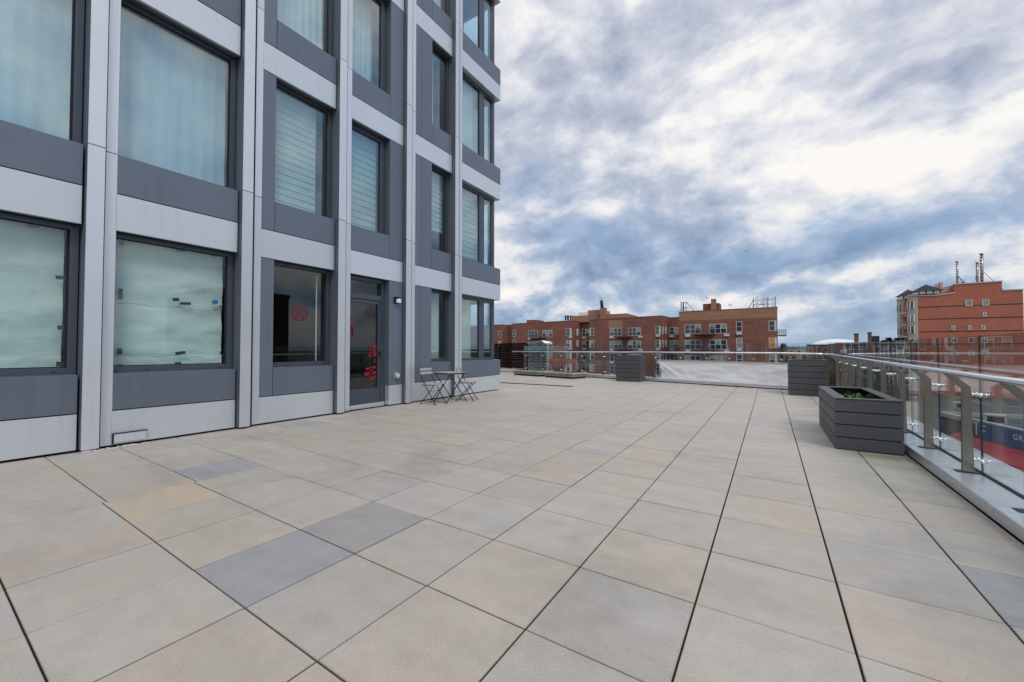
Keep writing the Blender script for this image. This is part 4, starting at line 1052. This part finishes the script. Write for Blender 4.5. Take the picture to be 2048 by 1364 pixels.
    for k in range(5):
        s = MB(); s.box((cr[1]-.55, -.062, cr[2]-FH*k), (cr[1]+.01, -.051, cr[3]-FH*k), M=inv @ C_.M); s.box((.0, 2.2, cr[2]-FH*k+.2), (.06, 3.2, cr[3]-FH*k), M=inv @ C_.M); s.build('window_return', M['offwhite'], T)
    x0 = C_.loc(1062, 676)[0]; x1 = C_.loc(1092, 676)[0]; z = C_.loc(1080, 676)[1]
    fire_escape(T, inv, C_, x0, x1, [z-FH*k for k in range(5)], FH)
    D_ = Wall((at_y(1003, 648, 95).x, 95, 0), th); block(D_, -16, 0, ZT+.02, 5); col(D_, 996.8, 1007.6-5, 662, 675, 1)
    R3 = Wall((D_.M @ Vector((0, 3, 0)))[:], R(-28)); block(R3, -.5, 6, ZT, 8)
    # rooftop structures
    def boxpx(name, m, px0, px1, py0, Y, z0, dep, parent=T):
        a = at_y(px0, py0, Y); b = at_y(px1, py0, Y); s = MB(); s.box((a.x, Y, z0), (b.x, Y+dep, a.z), M=inv); return s.build(name, M[m], parent)
    boxpx('penthouse', 'brickpale', 1176, 1204, 620.6, 96, ZT-.1, 6)
    boxpx('penthouse', 'brickpale', 1144, 1254, 632, 95, ZT-.15, 9)
    boxpx('bulkhead', 'white', 1157, 1175, 625, 99, ZT, 4)
    boxpx('chimney', 'brickpale', 1199.7, 1210, 616, 94, ZT-.1, 1.3)
    boxpx('roof_parapet', 'brick', 1053, 1071, 640.2, 99, ZT-.1, 5)
    boxpx('penthouse', 'brick', 1405.8, 1438.5, 607.8, 86, ZT-.1, 4)
    boxpx('chimney', 'brickpale', 1421.6, 1431.4, 598, 85, ZT-.1, 1.2)
    a = at_y(1204.3, 616, 94.6); b = at_y(1202.8, 601, 94.6); s = MB(); s.tube([inv @ a, inv @ b], .38, 12); st = s.build('metal_stack', M['slate'], T)
    c = at_y(1202.6, 596.5, 94.6); s = MB()
    for k in range(4): t = k*math.pi/2+.4; o = Vector((math.cos(t)*.36, math.sin(t)*.36, 0)); s.tube([inv @ (b+o), inv @ (c+o)], .05, 6)
    s.tube([inv @ c, inv @ (c+Vector((0, 0, .12)))], .42, 12); s.build('stack_cap', M['acgrey'], T)
    return A
AW = brick_building()
# cell antennas
def antenna_rack(px, label, pxs):
    Y = 84; b = at_y(px[0], 617, Y); T = thing('cell_antenna_rack', (b.x, Y, 8.45), label, 'antenna'); o = Vector(T.location)
    for a0, a1, y0, y1, m in pxs:
        p = at_y(a0, y0, Y)-o; q = at_y(a1, y1, Y)-o
        s = MB(); s.box((p.x, -.12, q.z), (q.x, .1, p.z)); s.build('antenna_panel', M[m], T, bevel=.03)
    return T, o, Y
T, o, Y = antenna_rack((1506.8, 1549), 'rack of four upright white and grey cell antennas above the right roof corner', [(1511, 1516.3, 593, 614, 'white'), (1521.3, 1527.6, 595.8, 608, 'white'), (1532.5, 1537.2, 594.5, 614, 'acgrey'), (1543.6, 1549.3, 593.5, 614, 'white')])
s = MB()
z1 = at_y(1520, 600, Y).z-o.z; z2 = at_y(1520, 609, Y).z-o.z
for xx in (0, 1.6, 3.3): s.tube([(xx-.0, .2, 0), (xx, .2, z1+.5)], .06, 6)
s.tube([(-.1, .15, z1), (3.45, .15, z1)], .05, 6); s.tube([(-.1, .15, z2), (3.45, .15, z2)], .05, 6); s.tube([(0, .2, z1), (-1.0, .2, 0)], .05, 6); s.build('mast', M['blackmetal'], T)
T, o, Y = antenna_rack((1362, 1378), 'grey lattice cell antenna on the left end of the higher brick roof', [(1361.2, 1364, 603, 622, 'acgrey'), (1365.4, 1368, 604, 622, 'slate')])
s = MB(); q = at_y(1372, 612, Y)-o; s.tube([(.9, .2, 0), (.9, .2, q.z+1)], .06, 6); s.tube([(.3, .2, q.z+.7), (q.x+.5, .2, q.z+.6)], .05, 6); s.tube([(.9, .2, q.z+.8), (2.6, .2, 0)], .05, 6); s.tube([(.3, .2, q.z-.3), (q.x+.5, .2, q.z-.3)], .05, 6); s.build('mast', M['slate'], T)
Y = 97; p = at_y(1130, 631, Y); T = thing('cell_antenna_rack', (p.x, Y, 8.5), 'low dark antenna rack on the lower brick roof left of the metal stack', 'antenna'); o = Vector(T.location)
for k, (a, b) in enumerate(((1129.5, 1132), (1134, 1137), (1139.5, 1141.5), (1143, 1145))):
    u = at_y(a, 631, Y)-o; v_ = at_y(b, 639, Y)-o; s = MB(); s.box((u.x, 0, v_.z-.2), (v_.x, .3, u.z)); s.build('antenna_panel', M['slate'], T)
s = MB(); u = at_y(1129, 633.5, Y)-o; v_ = at_y(1156, 633, Y)-o; s.tube([u, v_], .08, 6); s.build('mast', M['slate'], T)
# birds
def bird(px, py_, Y, span, rz, label):
    p = at_y(px, py_, Y); s = MB()
    s.tube([(-.16, 0, 0), (-.05, 0, .0), (.08, 0, .01), (.19, 0, .03)], .02, 8, r2=.035)
    for sg in (-1, 1):
        s.face([(.08, 0, .02), (.12, sg*span*.25, .10), (-.02, sg*span*.5, .04), (-.03, sg*span*.24, .08), (-.06, 0, .02)])
        s.face([(.08, 0, .01), (.12, sg*span*.25, .09), (-.02, sg*span*.5, .035), (-.03, sg*span*.24, .07), (-.06, 0, .01)][::-1])
    s.face([(-.14, 0, 0), (-.30, -.06, 0), (-.30, .06, 0)])
    o = s.build('bird', M['blackmetal'], fix=False); o.location = p; o.rotation_euler = (R(25), R(-10), rz)
    tag(o, label, 'bird', 'birds in flight over the roofs')
bird(1460, 610.5, 70, 1.3, .6, 'dark flying bird nearest the brick chimney, the larger of the two side by side')
bird(1448.5, 611, 72, .7, 1.9, 'small dark bird flying just right of the brick chimney')
bird(1413.8, 596, 75, .6, 2.8, 'tiny bird flying upper left of the brick chimney')
bird(1492, 503, 70, .8, 1.2, 'lone bird flying high in the clouds above the brick building')
bird(1042, 632, 72, .9, .3, 'bird flying low over the left part of the brick roof')
# ------------------------------------------------------------------ orange brick building at right
def orange_building():
    th = R(7); A = Wall((30.935, 137, 0), th)
    T = thing('brick_tower_block', (38, 142, STREET), 'orange brick block with stepped parapet, cream corner bays and three tall flues', 'apartment building')
    inv = Matrix.Translation(-Vector(T.location)); Mx = inv @ A.M
    L = lambda px, py_: A.loc(px, py_)
    xr = L(2046.5, 600)[0]
    pts = [(0, STREET), (xr, STREET), (xr, L(2044, 580)[1]), (L(2004, 580)[0], L(2004, 581.5)[1]), (L(2004, 570)[0], L(2003, 563.5)[1]), (L(1909, 570)[0], L(1909, 569.5)[1]), (L(1909, 586)[0], L(1909, 586.5)[1]), (L(1876, 592)[0], L(1876, 591.5)[1]), (0, L(1838, 592.5)[1])]
    s = MB(); s.prism(pts, 1, 0, 9.2, M=Mx); s.build('wall', M['brickorange'], T)
    s = MB()
    for (a, b) in zip(pts[2:], pts[3:]):
        if abs(a[0]-b[0]) > .6:
            lo, hi = min(a[0], b[0]), max(a[0], b[0]); zz = max(a[1], b[1])
            s.prism([(lo-.1, min(a, b)[1]+.01), (hi+.1, max(a, b)[1]+.01), (hi+.1, max(a, b)[1]+.28), (lo-.1, min(a, b)[1]+.28)], 1, -.15, .6, M=Mx)
    s.build('coping', M['acgrey'], T)
    s = MB()
    for py_ in (614.1, 638.4, 663.3, 688): z = L(1837, py_)[1]; s.box((0.05, -.04, z-.14), (xr-.05, .0, z+.06), M=Mx)
    s.build('brick_course', M['brickdark'], T)
    for (a, b, c, d) in ((1930, 600, 1945, 612), (1963, 599.5, 1978, 611), (1964.5, 624.5, 1973, 633.5), (1902, 651, 1910.5, 660), (1935.5, 651, 1943.5, 660), (1962, 650.5, 1970.5, 659.5)):
        x0, z1 = L(a, b); x1, z0 = L(c, d)
        add_window(T, inv, A, x0, x1, z0, z1, 1, fm='acgrey', pm='shadepane' if a < 1990 and b < 640 else 'darkpane', f=.22, depth=.12)
    for k in range(2):
        for px in (1902, 1935.5, 1962): x0, z1 = L(px, 675); add_window(T, inv, A, x0, x0+1.1, z1-1.3-3.05*k, z1-3.05*k, 1, fm='acgrey', f=.18)
    # pink penthouse behind, pitched
    x0 = L(1838, 590)[0]; p = MB(); a = L(1868, 582); b = L(1909, 568)
    p.prism([(a[0], pts[-1][1]-.5), (b[0]+.0, pts[-1][1]-.5), (b[0], b[1]-.3), (a[0], a[1])], 1, 1.5, 8.5, M=Mx); p.build('penthouse', M['pinkwall'], T)
    # cream bays on the street side
    for (cy, rr, pxl) in ((1.35, 1.3, 1826), (8.1, 1.15, 1802)):
        zt = L(1838, 592.5)[1]+(.15 if cy < 5 else -.1)
        n = 12; poly = [(-.2+math.cos(math.pi/2+math.pi*k/n)*rr*1.15, cy+math.sin(math.pi/2+math.pi*k/n)*rr*-1) for k in range(n+1)]
        poly = [(-.05, cy+rr)]+[( -.05-math.sin(math.pi*k/n)*rr*1.1, cy+math.cos(math.pi*k/n)*rr) for k in range(1, n)]+[(-.05, cy-rr)]
        s = MB(); s.prism(poly, 2, STREET, zt, M=Mx); bay = s.build('corner_bay', M['pale'], T)
        s = MB(); s.prism([(x-.12*(1 if x < -.1 else 0), cy+(y-cy)*1.07) for x, y in poly], 2, zt, zt+.35, M=Mx); s.build('coping', M['acgrey'], bay)
        for k in range(7):
            z1 = 13.2-.1*(cy > 5)-3.05*k; z0 = z1-1.75
            if z0 < STREET: break
            pol = [(x*1.012-.02, cy+(y-cy)*1.012) for x, y in poly[2:-2]]
            s = MB(); s.prism(pol+[(-.3, cy)], 2, z0, z1, M=Mx); w = s.build('window', M['shadepane' if k % 2 else 'darkpane'], bay)
            s = MB()
            for q in range(2, len(poly)-2, 2):
                x, y = poly[q]; s.box((x*1.03-.08, cy+(y-cy)*1.03-.07, z0-.05), (x*1.03+.08, cy+(y-cy)*1.03+.07, z1+.05), M=Mx)
            s.build('mullion', M['white'], bay)
        # pavilion roof
        cx_ = 1.9 if cy < 5 else .9; hz = zt+.35; q_ = 1.0 if cy < 5 else .8
        s = MB(); s.box((cx_-2.0*q_, cy-1.7, hz), (cx_+2.0*q_, cy+1.7, hz+.75), M=Mx); s.build('lantern', M['white'], T)
        s = MB()
        for q in (-2.02, -.7, .6, 1.87): s.box((cx_+q*q_, cy-1.76, hz), (cx_+q*q_+.2, cy-1.70, hz+.75), M=Mx)
        s.build('lantern_frame', M['slate'], T)
        s = MB(); c4 = [(cx_-2.5*q_, cy-2.2), (cx_+2.5*q_, cy-2.2), (cx_+2.5*q_, cy+2.2), (cx_-2.5*q_, cy+2.2)]; ap = Mx @ Vector((cx_, cy, hz+2.5))
        cs = [Mx @ Vector((x, y, hz+.75)) for x, y in c4]; 
        for q in range(4): s.face([cs[q], cs[(q+1) % 4], ap])
        s.face(cs[::-1]); s.build('pavilion_roof', M['slate'], T)
    # recessed street side between bays with balconies
    s = MB(); s.box((-.35, 2.7, STREET), (-.04, 6.9, 13.6), M=Mx); s.build('side_wall', M['brickorange'], T)
    for k in range(6):
        z = 9.6-3.05*k; s = MB(); s.box((-1.15, 3.2, z), (-.36, 6.6, z+1.0), M=Mx); s.build('balcony', M['brickorange'], T)
        s = MB(); s.box((-1.2, 3.15, z+1.0), (-.355, 6.65, z+1.14), M=Mx); s.build('balcony_cap', M['white'], T)
        s = MB(); s.box((-.39, 3.9, z+1.2), (-.345, 5.4, z+2.4), M=Mx); s.build('window', M['darkpane'], T)
    # flues
    for px, yt, w, bt in ((1933.5, 517, .19, 563), (1975.5, 519, .21, 561), (1985, 501, .27, 561)):
        a = L(px, bt); b = L(px, yt); s = MB(); Mxx = Mx
        s.tube([Mxx @ Vector((a[0], 4, a[1]-1)), Mxx @ Vector((b[0], 4, b[1]))], w, 12)
        nseg = 9
        for q in range(1, nseg): z = a[1]+(b[1]-a[1])*q/nseg; s.tube([Mxx @ Vector((a[0], 4, z)), Mxx @ Vector((a[0], 4, z+.15))], w*1.18, 12)
        s.tube([Mxx @ Vector((a[0], 4, b[1])), Mxx @ Vector((a[0], 4, b[1]+.2))], w*1.35, 12)
        s.build('flue', M['steel'], T)
    s = MB()
    for (p0, p1) in (((1987, 537), (2034, 578)), ((1935, 545), (1948, 565)), ((1935, 549), (1960, 565)), ((1975, 562), (2010, 558)), ((1976, 540), (1966, 563))):
        a = L(*p0); b = L(*p1); s.tube([Mx @ Vector((a[0], 4, a[1])), Mx @ Vector((b[0], 4, b[1]))], .05, 5)
    s.build('guy_cable', M['slate'], T)
    for px0, px1, yt, m in ((1893.5, 1896.5, 562, 'steel'), (1901, 1908, 558.5, 'pinkwall'), (1950.5, 1953.5, 557, 'blackmetal')):
        a = L(px0, yt); b = L(px1, yt); s = MB(); s.box((a[0], 5, a[1]-3), (b[0], 5.8, a[1]), M=Mx); s.build('roof_vent', M[m], T)
orange_building()
# ------------------------------------------------------------------ row building with bands of windows beyond the right rail
def row_building():
    Y = 118.0; A = Wall((0, Y, 0), 0)
    T = thing('row_building', (20, Y+8, STREET), 'long low brown brick building with tall white framed windows beyond the corner of the railing', 'building')
    inv = Matrix.Translation(-Vector(T.location)); Mx = inv @ A.M
    x0 = A.loc(1672, 687)[0]; x1 = A.loc(1835, 687)[0]; zt = A.loc(1672, 686.5)[1]
    s = MB(); s.box((x0, 0, STREET), (x1, 15, zt), M=Mx); s.build('wall', M['brickmauve'], T)
    s = MB(); s.box((x0-.1, -.12, zt), (x1+.1, .4, zt+.2), M=Mx); s.build('coping', M['acgrey'], T)
    w = x0+.9; k = 0; rnd = random.Random(9)
    while w < x1-3:
        ww = (1.6, 2.2, 1.2)[k % 3]
        for f in range(3): add_window(T, inv, A, w, w+ww, zt-2.9-3.1*f, zt-.7-3.1*f, 2 if ww > 1.5 else 1, f=.16, rnd=rnd)
        w += ww+(.5, 1.3, .4)[k % 3]; k += 1
    for (a, b, yt, m) in ((1717, 1725.5, 668, 'brickmauve'), (1745.5, 1753, 665.5, 'brickmauve'), (1754, 1769.5, 671.5, 'slate')):
        p = A.loc(a, yt); q = A.loc(b, yt); s = MB(); s.box((p[0], 5, zt-.1), (q[0], 5+(q[0]-p[0]), p[1]*1.02), M=Mx); s.build('chimney' if m != 'slate' else 'bulkhead', M[m], T)
        if m != 'slate':
            s = MB(); s.box((p[0]-.1, 4.9, p[1]*1.02), (q[0]+.1, 5.1+(q[0]-p[0]), p[1]*1.02+.2), M=Mx); s.build('chimney_cap', M['slate'], T)
    rnd = random.Random(4)
    s = MB()
    for k in range(14): x = A.loc(1776+k*3.6, 680)[0]; h = rnd.uniform(.4, 1.4); s.box((x, 6, zt), (x+rnd.uniform(.3, 1.0), 7, zt+h), M=Mx)
    s.build('roof_equipment', M['slate'], T)
row_building()
# ------------------------------------------------------------------ storefront with red awning on the cross street
def storefront():
    # local frame: x = away from street, y = along street
    o = Vector((16.9, 53.0, 0)); Mw = Matrix(((SN.x, SD.x, 0, o.x), (SN.y, SD.y, 0, o.y), (0, 0, 1, 0), (0, 0, 0, 1)))
    T = thing('corner_store', (o.x, o.y, STREET), 'low dark roofed store with red awning and blue signboard down on the street', 'store')
    inv = Matrix.Translation(-Vector(T.location)); Mx = inv @ Mw
    y0, y1 = -42, 8
    s = MB(); s.box((.02, y0, STREET), (16, y1, -5.9), M=Mx); s.build('wall', M['brickdark'], T)
    s = MB(); s.box((.05, y0+.1, -5.9), (15.9, y1-.1, -5.75), M=Mx); s.build('roof', M['roofing'], T)
    s = MB(); s.box((-.1, y0-.1, -5.74), (.35, y1+.1, -5.35), M=Mx); s.box((.36, y1-.3, -5.74), (16, y1+.1, -5.35), M=Mx); s.build('parapet', M['acgrey'], T)
    s = MB(); s.box((-.22, y0+1, -6.95), (-.105, y1-6, -5.45), M=Mx); sg = s.build('signboard', M['blue'], T)
    s = MB(); s.prism([(-1.75, -7.95), (-.11, -7.0), (-.11, -7.12), (-1.75, -8.25)], 1, y0+.5, y1-3, M=Mx); aw = s.build('awning', M['red'], T)
    s = MB()
    yy = y0+1
    while yy < y1-5:
        s.box((-.02, yy, -9.6), (.01, yy+2.3, -8.1), M=Mx); yy += 3
    s.build('shop_window', M['darkpane'], T)
    def text(body, px, py_, size, m, tilt=0, name='lettering'):
        # place on the signboard plane
        n = Mw.to_3x3() @ Vector((1, 0, 0)); pl = Mw @ Vector((-.23, 0, 0)); p = at_plane(px, py_, pl, n)
        cu = bpy.data.curves.new(name, 'FONT'); cu.body = body; cu.size = size; cu.extrude = .01; cu.space_character = 1.25
        ob = bpy.data.objects.new(name, cu); col.objects.link(ob)
        dg = bpy.context.evaluated_depsgraph_get(); me = bpy.data.meshes.new_from_object(ob.evaluated_get(dg)); bpy.data.objects.remove(ob)
        me.materials.clear(); me.materials.append(M[m])
        q = inv @ p; mo = bpy.data.objects.new(name, me); col.objects.link(mo); mo.parent = T
        ex = -SD; ez = Vector((0, 0, 1)); ny = ex.cross(ez)
        rot = Matrix((ex, ez, ex.cross(ez))).transposed().to_4x4()
        mo.matrix_local = Matrix.Translation(q) @ rot
        return mo
    text('GROCERY', 2026, 878, .66, 'white'); 
    n = Mw.to_3x3() @ Vector((1, 0, 0)); pl = Mw @ Vector((-.225, 0, 0)); a = inv @ at_plane(1949, 867, pl, n)
    text('IF', 1950, 869, 1.5, 'white')
    s = MB(); rnd = random.Random(6)
    for k in range(150):
        u = rnd.uniform(0, 1); v = rnd.uniform(0, 1); y = -9-22*u; z = -6.75+v*.9
        s.box((-.2225, y, z), (-.2215, y+.10, z+.07), M=Mx)
    s.build('sign_pattern', M['acgrey'], T)
    return T, Mw
ST, STM = storefront()
def roof_unit(px, py_, w, h, label):
    p = at_z(px, py_, -5.74); T = thing('air_conditioner', tuple(p), label, 'air conditioner', 'air conditioners on the low store roof', R(-13))
    s = MB(); s.box((-w/2, -w*.4, .15), (w/2, w*.4, h)); s.build('casing', M['acgrey'], T, bevel=.03)
    s = MB(); s.box((-w*.36, -w*.4-.01, .3), (w*.36, -w*.4-.002, h-.15)); s.build('grille', M['blackmetal'], T)
    s = MB(); s.box((-w/2, -w*.3, 0), (-w/2+.1, w*.3, .149)); s.box((w/2-.1, -w*.3, 0), (w/2, w*.3, .149)); s.build('feet', M['blackmetal'], T)
roof_unit(1990, 850, 1.4, 1.0, 'nearer grey box air conditioner on the low store roof beyond the right railing')
roof_unit(1925, 820, 1.3, .9, 'farther grey box air conditioner on the low store roof beyond the right railing')
# mid-distance low roofs and houses seen through the railing
def house(x, y, w, d, zt, m, label, group=None, rot=0, nwin=4, roof='flat'):
    T = thing('low_house', (x, y, STREET), label, 'house', group, rot)
    h = zt-STREET
    s = MB(); s.box((-w/2, -d/2, 0), (w/2, d/2, h)); s.build('wall', M[m], T)
    if roof == 'flat': s = MB(); s.box((-w/2-.1, -d/2-.1, h), (w/2+.1, d/2+.1, h+.25)); s.build('roof', M['roofing'], T)
    else: s = MB(); s.prism([(-w/2-.3, h), (w/2+.3, h), (0, h+w*.28)], 1, -d/2-.3, d/2+.3); s.build('roof', M['slate'], T)
    for k in range(nwin):
        for f in range(int(h//3)):
            a = -w/2+w*(k+.3)/nwin; s = MB(); s.box((a, -d/2-.05, h-1.0-3*f-1.3), (a+w*.4/nwin, -d/2-.002, h-1.0-3*f)); s.build('window', M['darkpane'], T)
def spot(px, dist, py_=700): 
    r = ray(px, py_); r = Vector((r.x, r.y, 0)).normalized(); return r.x*dist, r.y*dist
x, y = spot(1655, 240); house(x, y, 10, 6, 3.0, 'brickmauve', 'brown brick house with a pale upper storey in front of the white stadium roof', rot=R(5))
x, y = spot(1634, 300); house(x, y, 10, 8, 2.6, 'brickpale', 'tan brick house left of the yellow tree, below the stadium roof', rot=R(5))
rnd = random.Random(21)
k = 0
HL = ['low distant tan building just right of the dark evergreen, nearest of the skyline', 'wide grey distant building right of the evergreen', 'low brown distant building at the middle of the open skyline', 'wide pale stone distant building in front of the far trees', 'low red brick distant building left of the tan brick house', 'wide grey metal distant building beside the stadium stand', 'far tan slab on the horizon above the grey distant building', 'far grey slab, the widest on the horizon left of the stadium', 'far brown slab on the horizon behind the evergreen', 'distant pale building behind the row building near its left chimney', 'distant red brick building behind the right end of the row building', 'far grey metal slab hidden behind the brick apartment building']
mats_ = ['brickpale', 'concrete', 'brickmauve', 'paleblock', 'brick', 'acgrey']
for (px, dist, zt, w) in ((1567, 260, -1, 14), (1578, 330, 1.5, 22), (1592, 300, -1.5, 18), (1606, 380, 1, 26), (1618, 300, -2, 16), (1630, 420, 2.5, 26), (1585, 520, 3.0, 40), (1604, 600, 5, 44), (1570, 560, 3.5, 34), (1700, 400, 3.5, 40), (1780, 330, 2.5, 30), (1240, 700, 4, 60)):
    x, y = spot(px, dist); house(x, y, w, 14, zt, mats_[k % 6], HL[k], 'distant low buildings of the skyline', rot=rnd.uniform(-.3, .3), nwin=5); k += 1
# stadium
def stadium():
    x, y = spot(1672, 1150); T = thing('stadium', (x, y, STREET), 'large stadium with a shallow white domed roof on the horizon', 'stadium')
    r = Vector((x, y, 0)).normalized(); ang = math.atan2(r.y, r.x)-math.pi/2; T.rotation_euler.z = ang
    s = MB(); n, m_ = 48, 10; V = []
    W_ = 49; z0 = 22; H = 13.5
    for i in range(m_+1):
        rr = 1-i/m_
        for j in range(n):
            a = 2*math.pi*j/n; V.append((math.cos(a)*W_*rr, math.sin(a)*45*rr, z0+H*(1-rr**2.2)+math.cos(a)*rr*0))
    s.v = V
    for i in range(m_):
        for j in range(n): s.f.append((i*n+j, i*n+(j+1) % n, (i+1)*n+(j+1) % n, (i+1)*n+j)); s.mi.append(0); s.sm.append(True)
    s.build('domed_roof', M['stadium'], T)
    s = MB(); s.tube([(-W_-2, -44, z0-1), (W_+2, -44, z0-1)], 2.0, 8); s.build('roof_edge', M['slate'], T)
    s = MB()
    for k in range(14): xx = -W_+W_*2*k/13; s.box((xx-1, -43, 0), (xx+1, -41, z0)); 
    s.box((-W_*.9, -38, 0), (W_*.9, 38, z0-4)); s.build('stand', M['stadiumbase'], T)
stadium()
# trees
def tree(x, y, z0, h, r, m, label, seed, n=1500, leaf=.35, trunk=True, group=None, cyl=False):
    rnd = random.Random(seed); T = thing('broadleaf_tree' if not cyl else 'evergreen_tree', (x, y, z0), label, 'tree', group)
    s = MB(); s.tube([(0, 0, 0), (.05, .1, h*.35), (-.1, .0, h*.8)], .28*h/10, 8, r2=.07*h/10)
    for k in range(9):
        a = rnd.uniform(0, 6.28); z = h*rnd.uniform(.3, .65); s.tube([(0, 0, z), (math.cos(a)*r*.4, math.sin(a)*r*.4, z+h*.12), (math.cos(a)*r*.8, math.sin(a)*r*.8, z+h*.22)], .09*h/10, 5, r2=.02*h/10)
    s.build('trunk', M['trunk'], T)
    s = MB(); cl = []
    for k in range(26):
        a = rnd.uniform(0, 6.28); u = rnd.uniform(.0, 1); zz = h*(.35+.62*u); rr = r*(math.sin(math.pi*min(1, .12+u*.86))**.6 if not cyl else (1-u)*.9+.15)*rnd.uniform(.35, .95)
        cl.append((Vector((math.cos(a)*rr, math.sin(a)*rr, zz)), rnd.uniform(.18, .34)*r))
    for k in range(n):
        c, cr = rnd.choice(cl); d = Vector((rnd.gauss(0, 1), rnd.gauss(0, 1), rnd.gauss(0, .8))).normalized()*cr*rnd.uniform(.3, 1.1)**.6
        p = c+d; q = Vector((rnd.gauss(0, 1), rnd.gauss(0, 1), rnd.gauss(0, 1))).normalized(); w = q.cross(Vector((rnd.random(), rnd.random(), rnd.random()))).normalized()
        L = leaf*rnd.uniform(.6, 1.3); s.face([p-q*L*.5, p+w*L*.35, p+q*L*.5, p-w*L*.35])
    s.build('crown', M[m], T, fix=False)
x, y = spot(1667, 150); tree(x, y, STREET, 13.2, 4.0, 'yellowleaf', 'yellow green autumn tree left of the long row building, above the railing corner', 5)
x, y = spot(1567, 103); tree(x, y, STREET, 12.6, 2.0, 'darkleaf', 'dark evergreen tree right beside the end of the brick apartment building', 6, cyl=True)
tl = [(1590, 118, 9.0, 4, 'brownleaf'), (1612, 112, 9.3, 4.2, 'brownleaf'), (1634, 120, 9.6, 4.5, 'yellowleaf'), (1654, 112, 9.4, 4, 'brownleaf'), (1690, 100, 8.6, 4, 'brownleaf'), (1735, 98, 8, 4, 'darkleaf'), (1575, 90, 8.2, 3.4, 'brownleaf')]
TL = ['brown street tree below the handrail, second from the brick building', 'brown street tree below the handrail above the middle of the corner planter', 'olive yellow street tree below the handrail above the corner planter', 'brown street tree below the bend of the handrail', 'brown street tree seen through the first panes right of the railing corner', 'dark green street tree seen through the right railing panes', 'brown street tree below the handrail beside the brick building corner']
for k, (px, d, h, r, m) in enumerate(tl):
    x, y = spot(px, d); tree(x, y, STREET, h, r, m, TL[k], 30+k, 1100, group='street trees below the handrail')
def farwood():
    rnd = random.Random(8); s = MB()
    for k in range(2600):
        px = rnd.uniform(1556, 1850) if rnd.random() < .8 else rnd.uniform(900, 1560); d = rnd.uniform(420, 1400); x, y = spot(px, d)
        r = rnd.uniform(3, 7); h = rnd.uniform(5, 11); c = Vector((x, y, STREET+h*.5))
        ring = [(c.x+math.cos(a)*r*rnd.uniform(.7, 1.2), c.y+math.sin(a)*r*rnd.uniform(.7, 1.2), c.z-h*.5+h*rnd.uniform(.3, .6)) for a in [q*math.pi/3 for q in range(6)]]
        top = (c.x+rnd.uniform(-1, 1), c.y, c.z+h*.5)
        for q in range(6): s.face([ring[q], ring[(q+1) % 6], top]); s.face([ring[q], ring[(q+1) % 6], (ring[(q+1) % 6][0], ring[(q+1) % 6][1], STREET), (ring[q][0], ring[q][1], STREET)][::-1])
    tag(s.build('far_wood', M['farwood'], fix=False), 'hazy mass of distant trees along the horizon', 'woodland', kind='stuff')
farwood()
# ------------------------------------------------------------------ buildings across the right-hand street (they show in the windows' reflections)
def opposite(x, y0, y1, d, zt, m, label, fl=3.0, name='dark_apartment_block'):
    T = thing(name, (x, (y0+y1)/2, STREET), label, 'apartment building'); w = y1-y0; h = zt-STREET
    s = MB(); s.box((0, -w/2, 0), (d, w/2, h)); s.build('wall', M[m], T)
    s = MB(); s.box((-.15, -w/2-.15, h), (d+.1, w/2+.15, h+.4)); s.build('coping', M['slate'], T)
    nf = int(h//fl)-1; nw = int(w//3.4)
    for f in range(nf):
        s = MB(); z = h-1.2-fl*f
        for k in range(nw): yy = -w/2+1+k*3.4; s.box((-.05, yy, z-1.5), (-.002, yy+1.5, z))
        s.build('window_row', M['darkpane'], T)
opposite(45, 22, 31.5, 16, 8.9, 'brickdark', 'dark brick block across the street, seen mirrored in the tower windows')
opposite(52, 40, 62, 14, -3.0, 'brickmauve', 'low brown block farther up the street, seen mirrored in the tower windows', name='low_block')
opposite(60, -90, -40, 14, 2.0, 'brickpale', 'tan brick block behind the viewer across the street, mirrored in the glass', name='tan_block')
opposite(42, 76, 100, 14, 1.0, 'brickmauve', 'brown brick block up the street with rows of dark windows', name='brown_block')
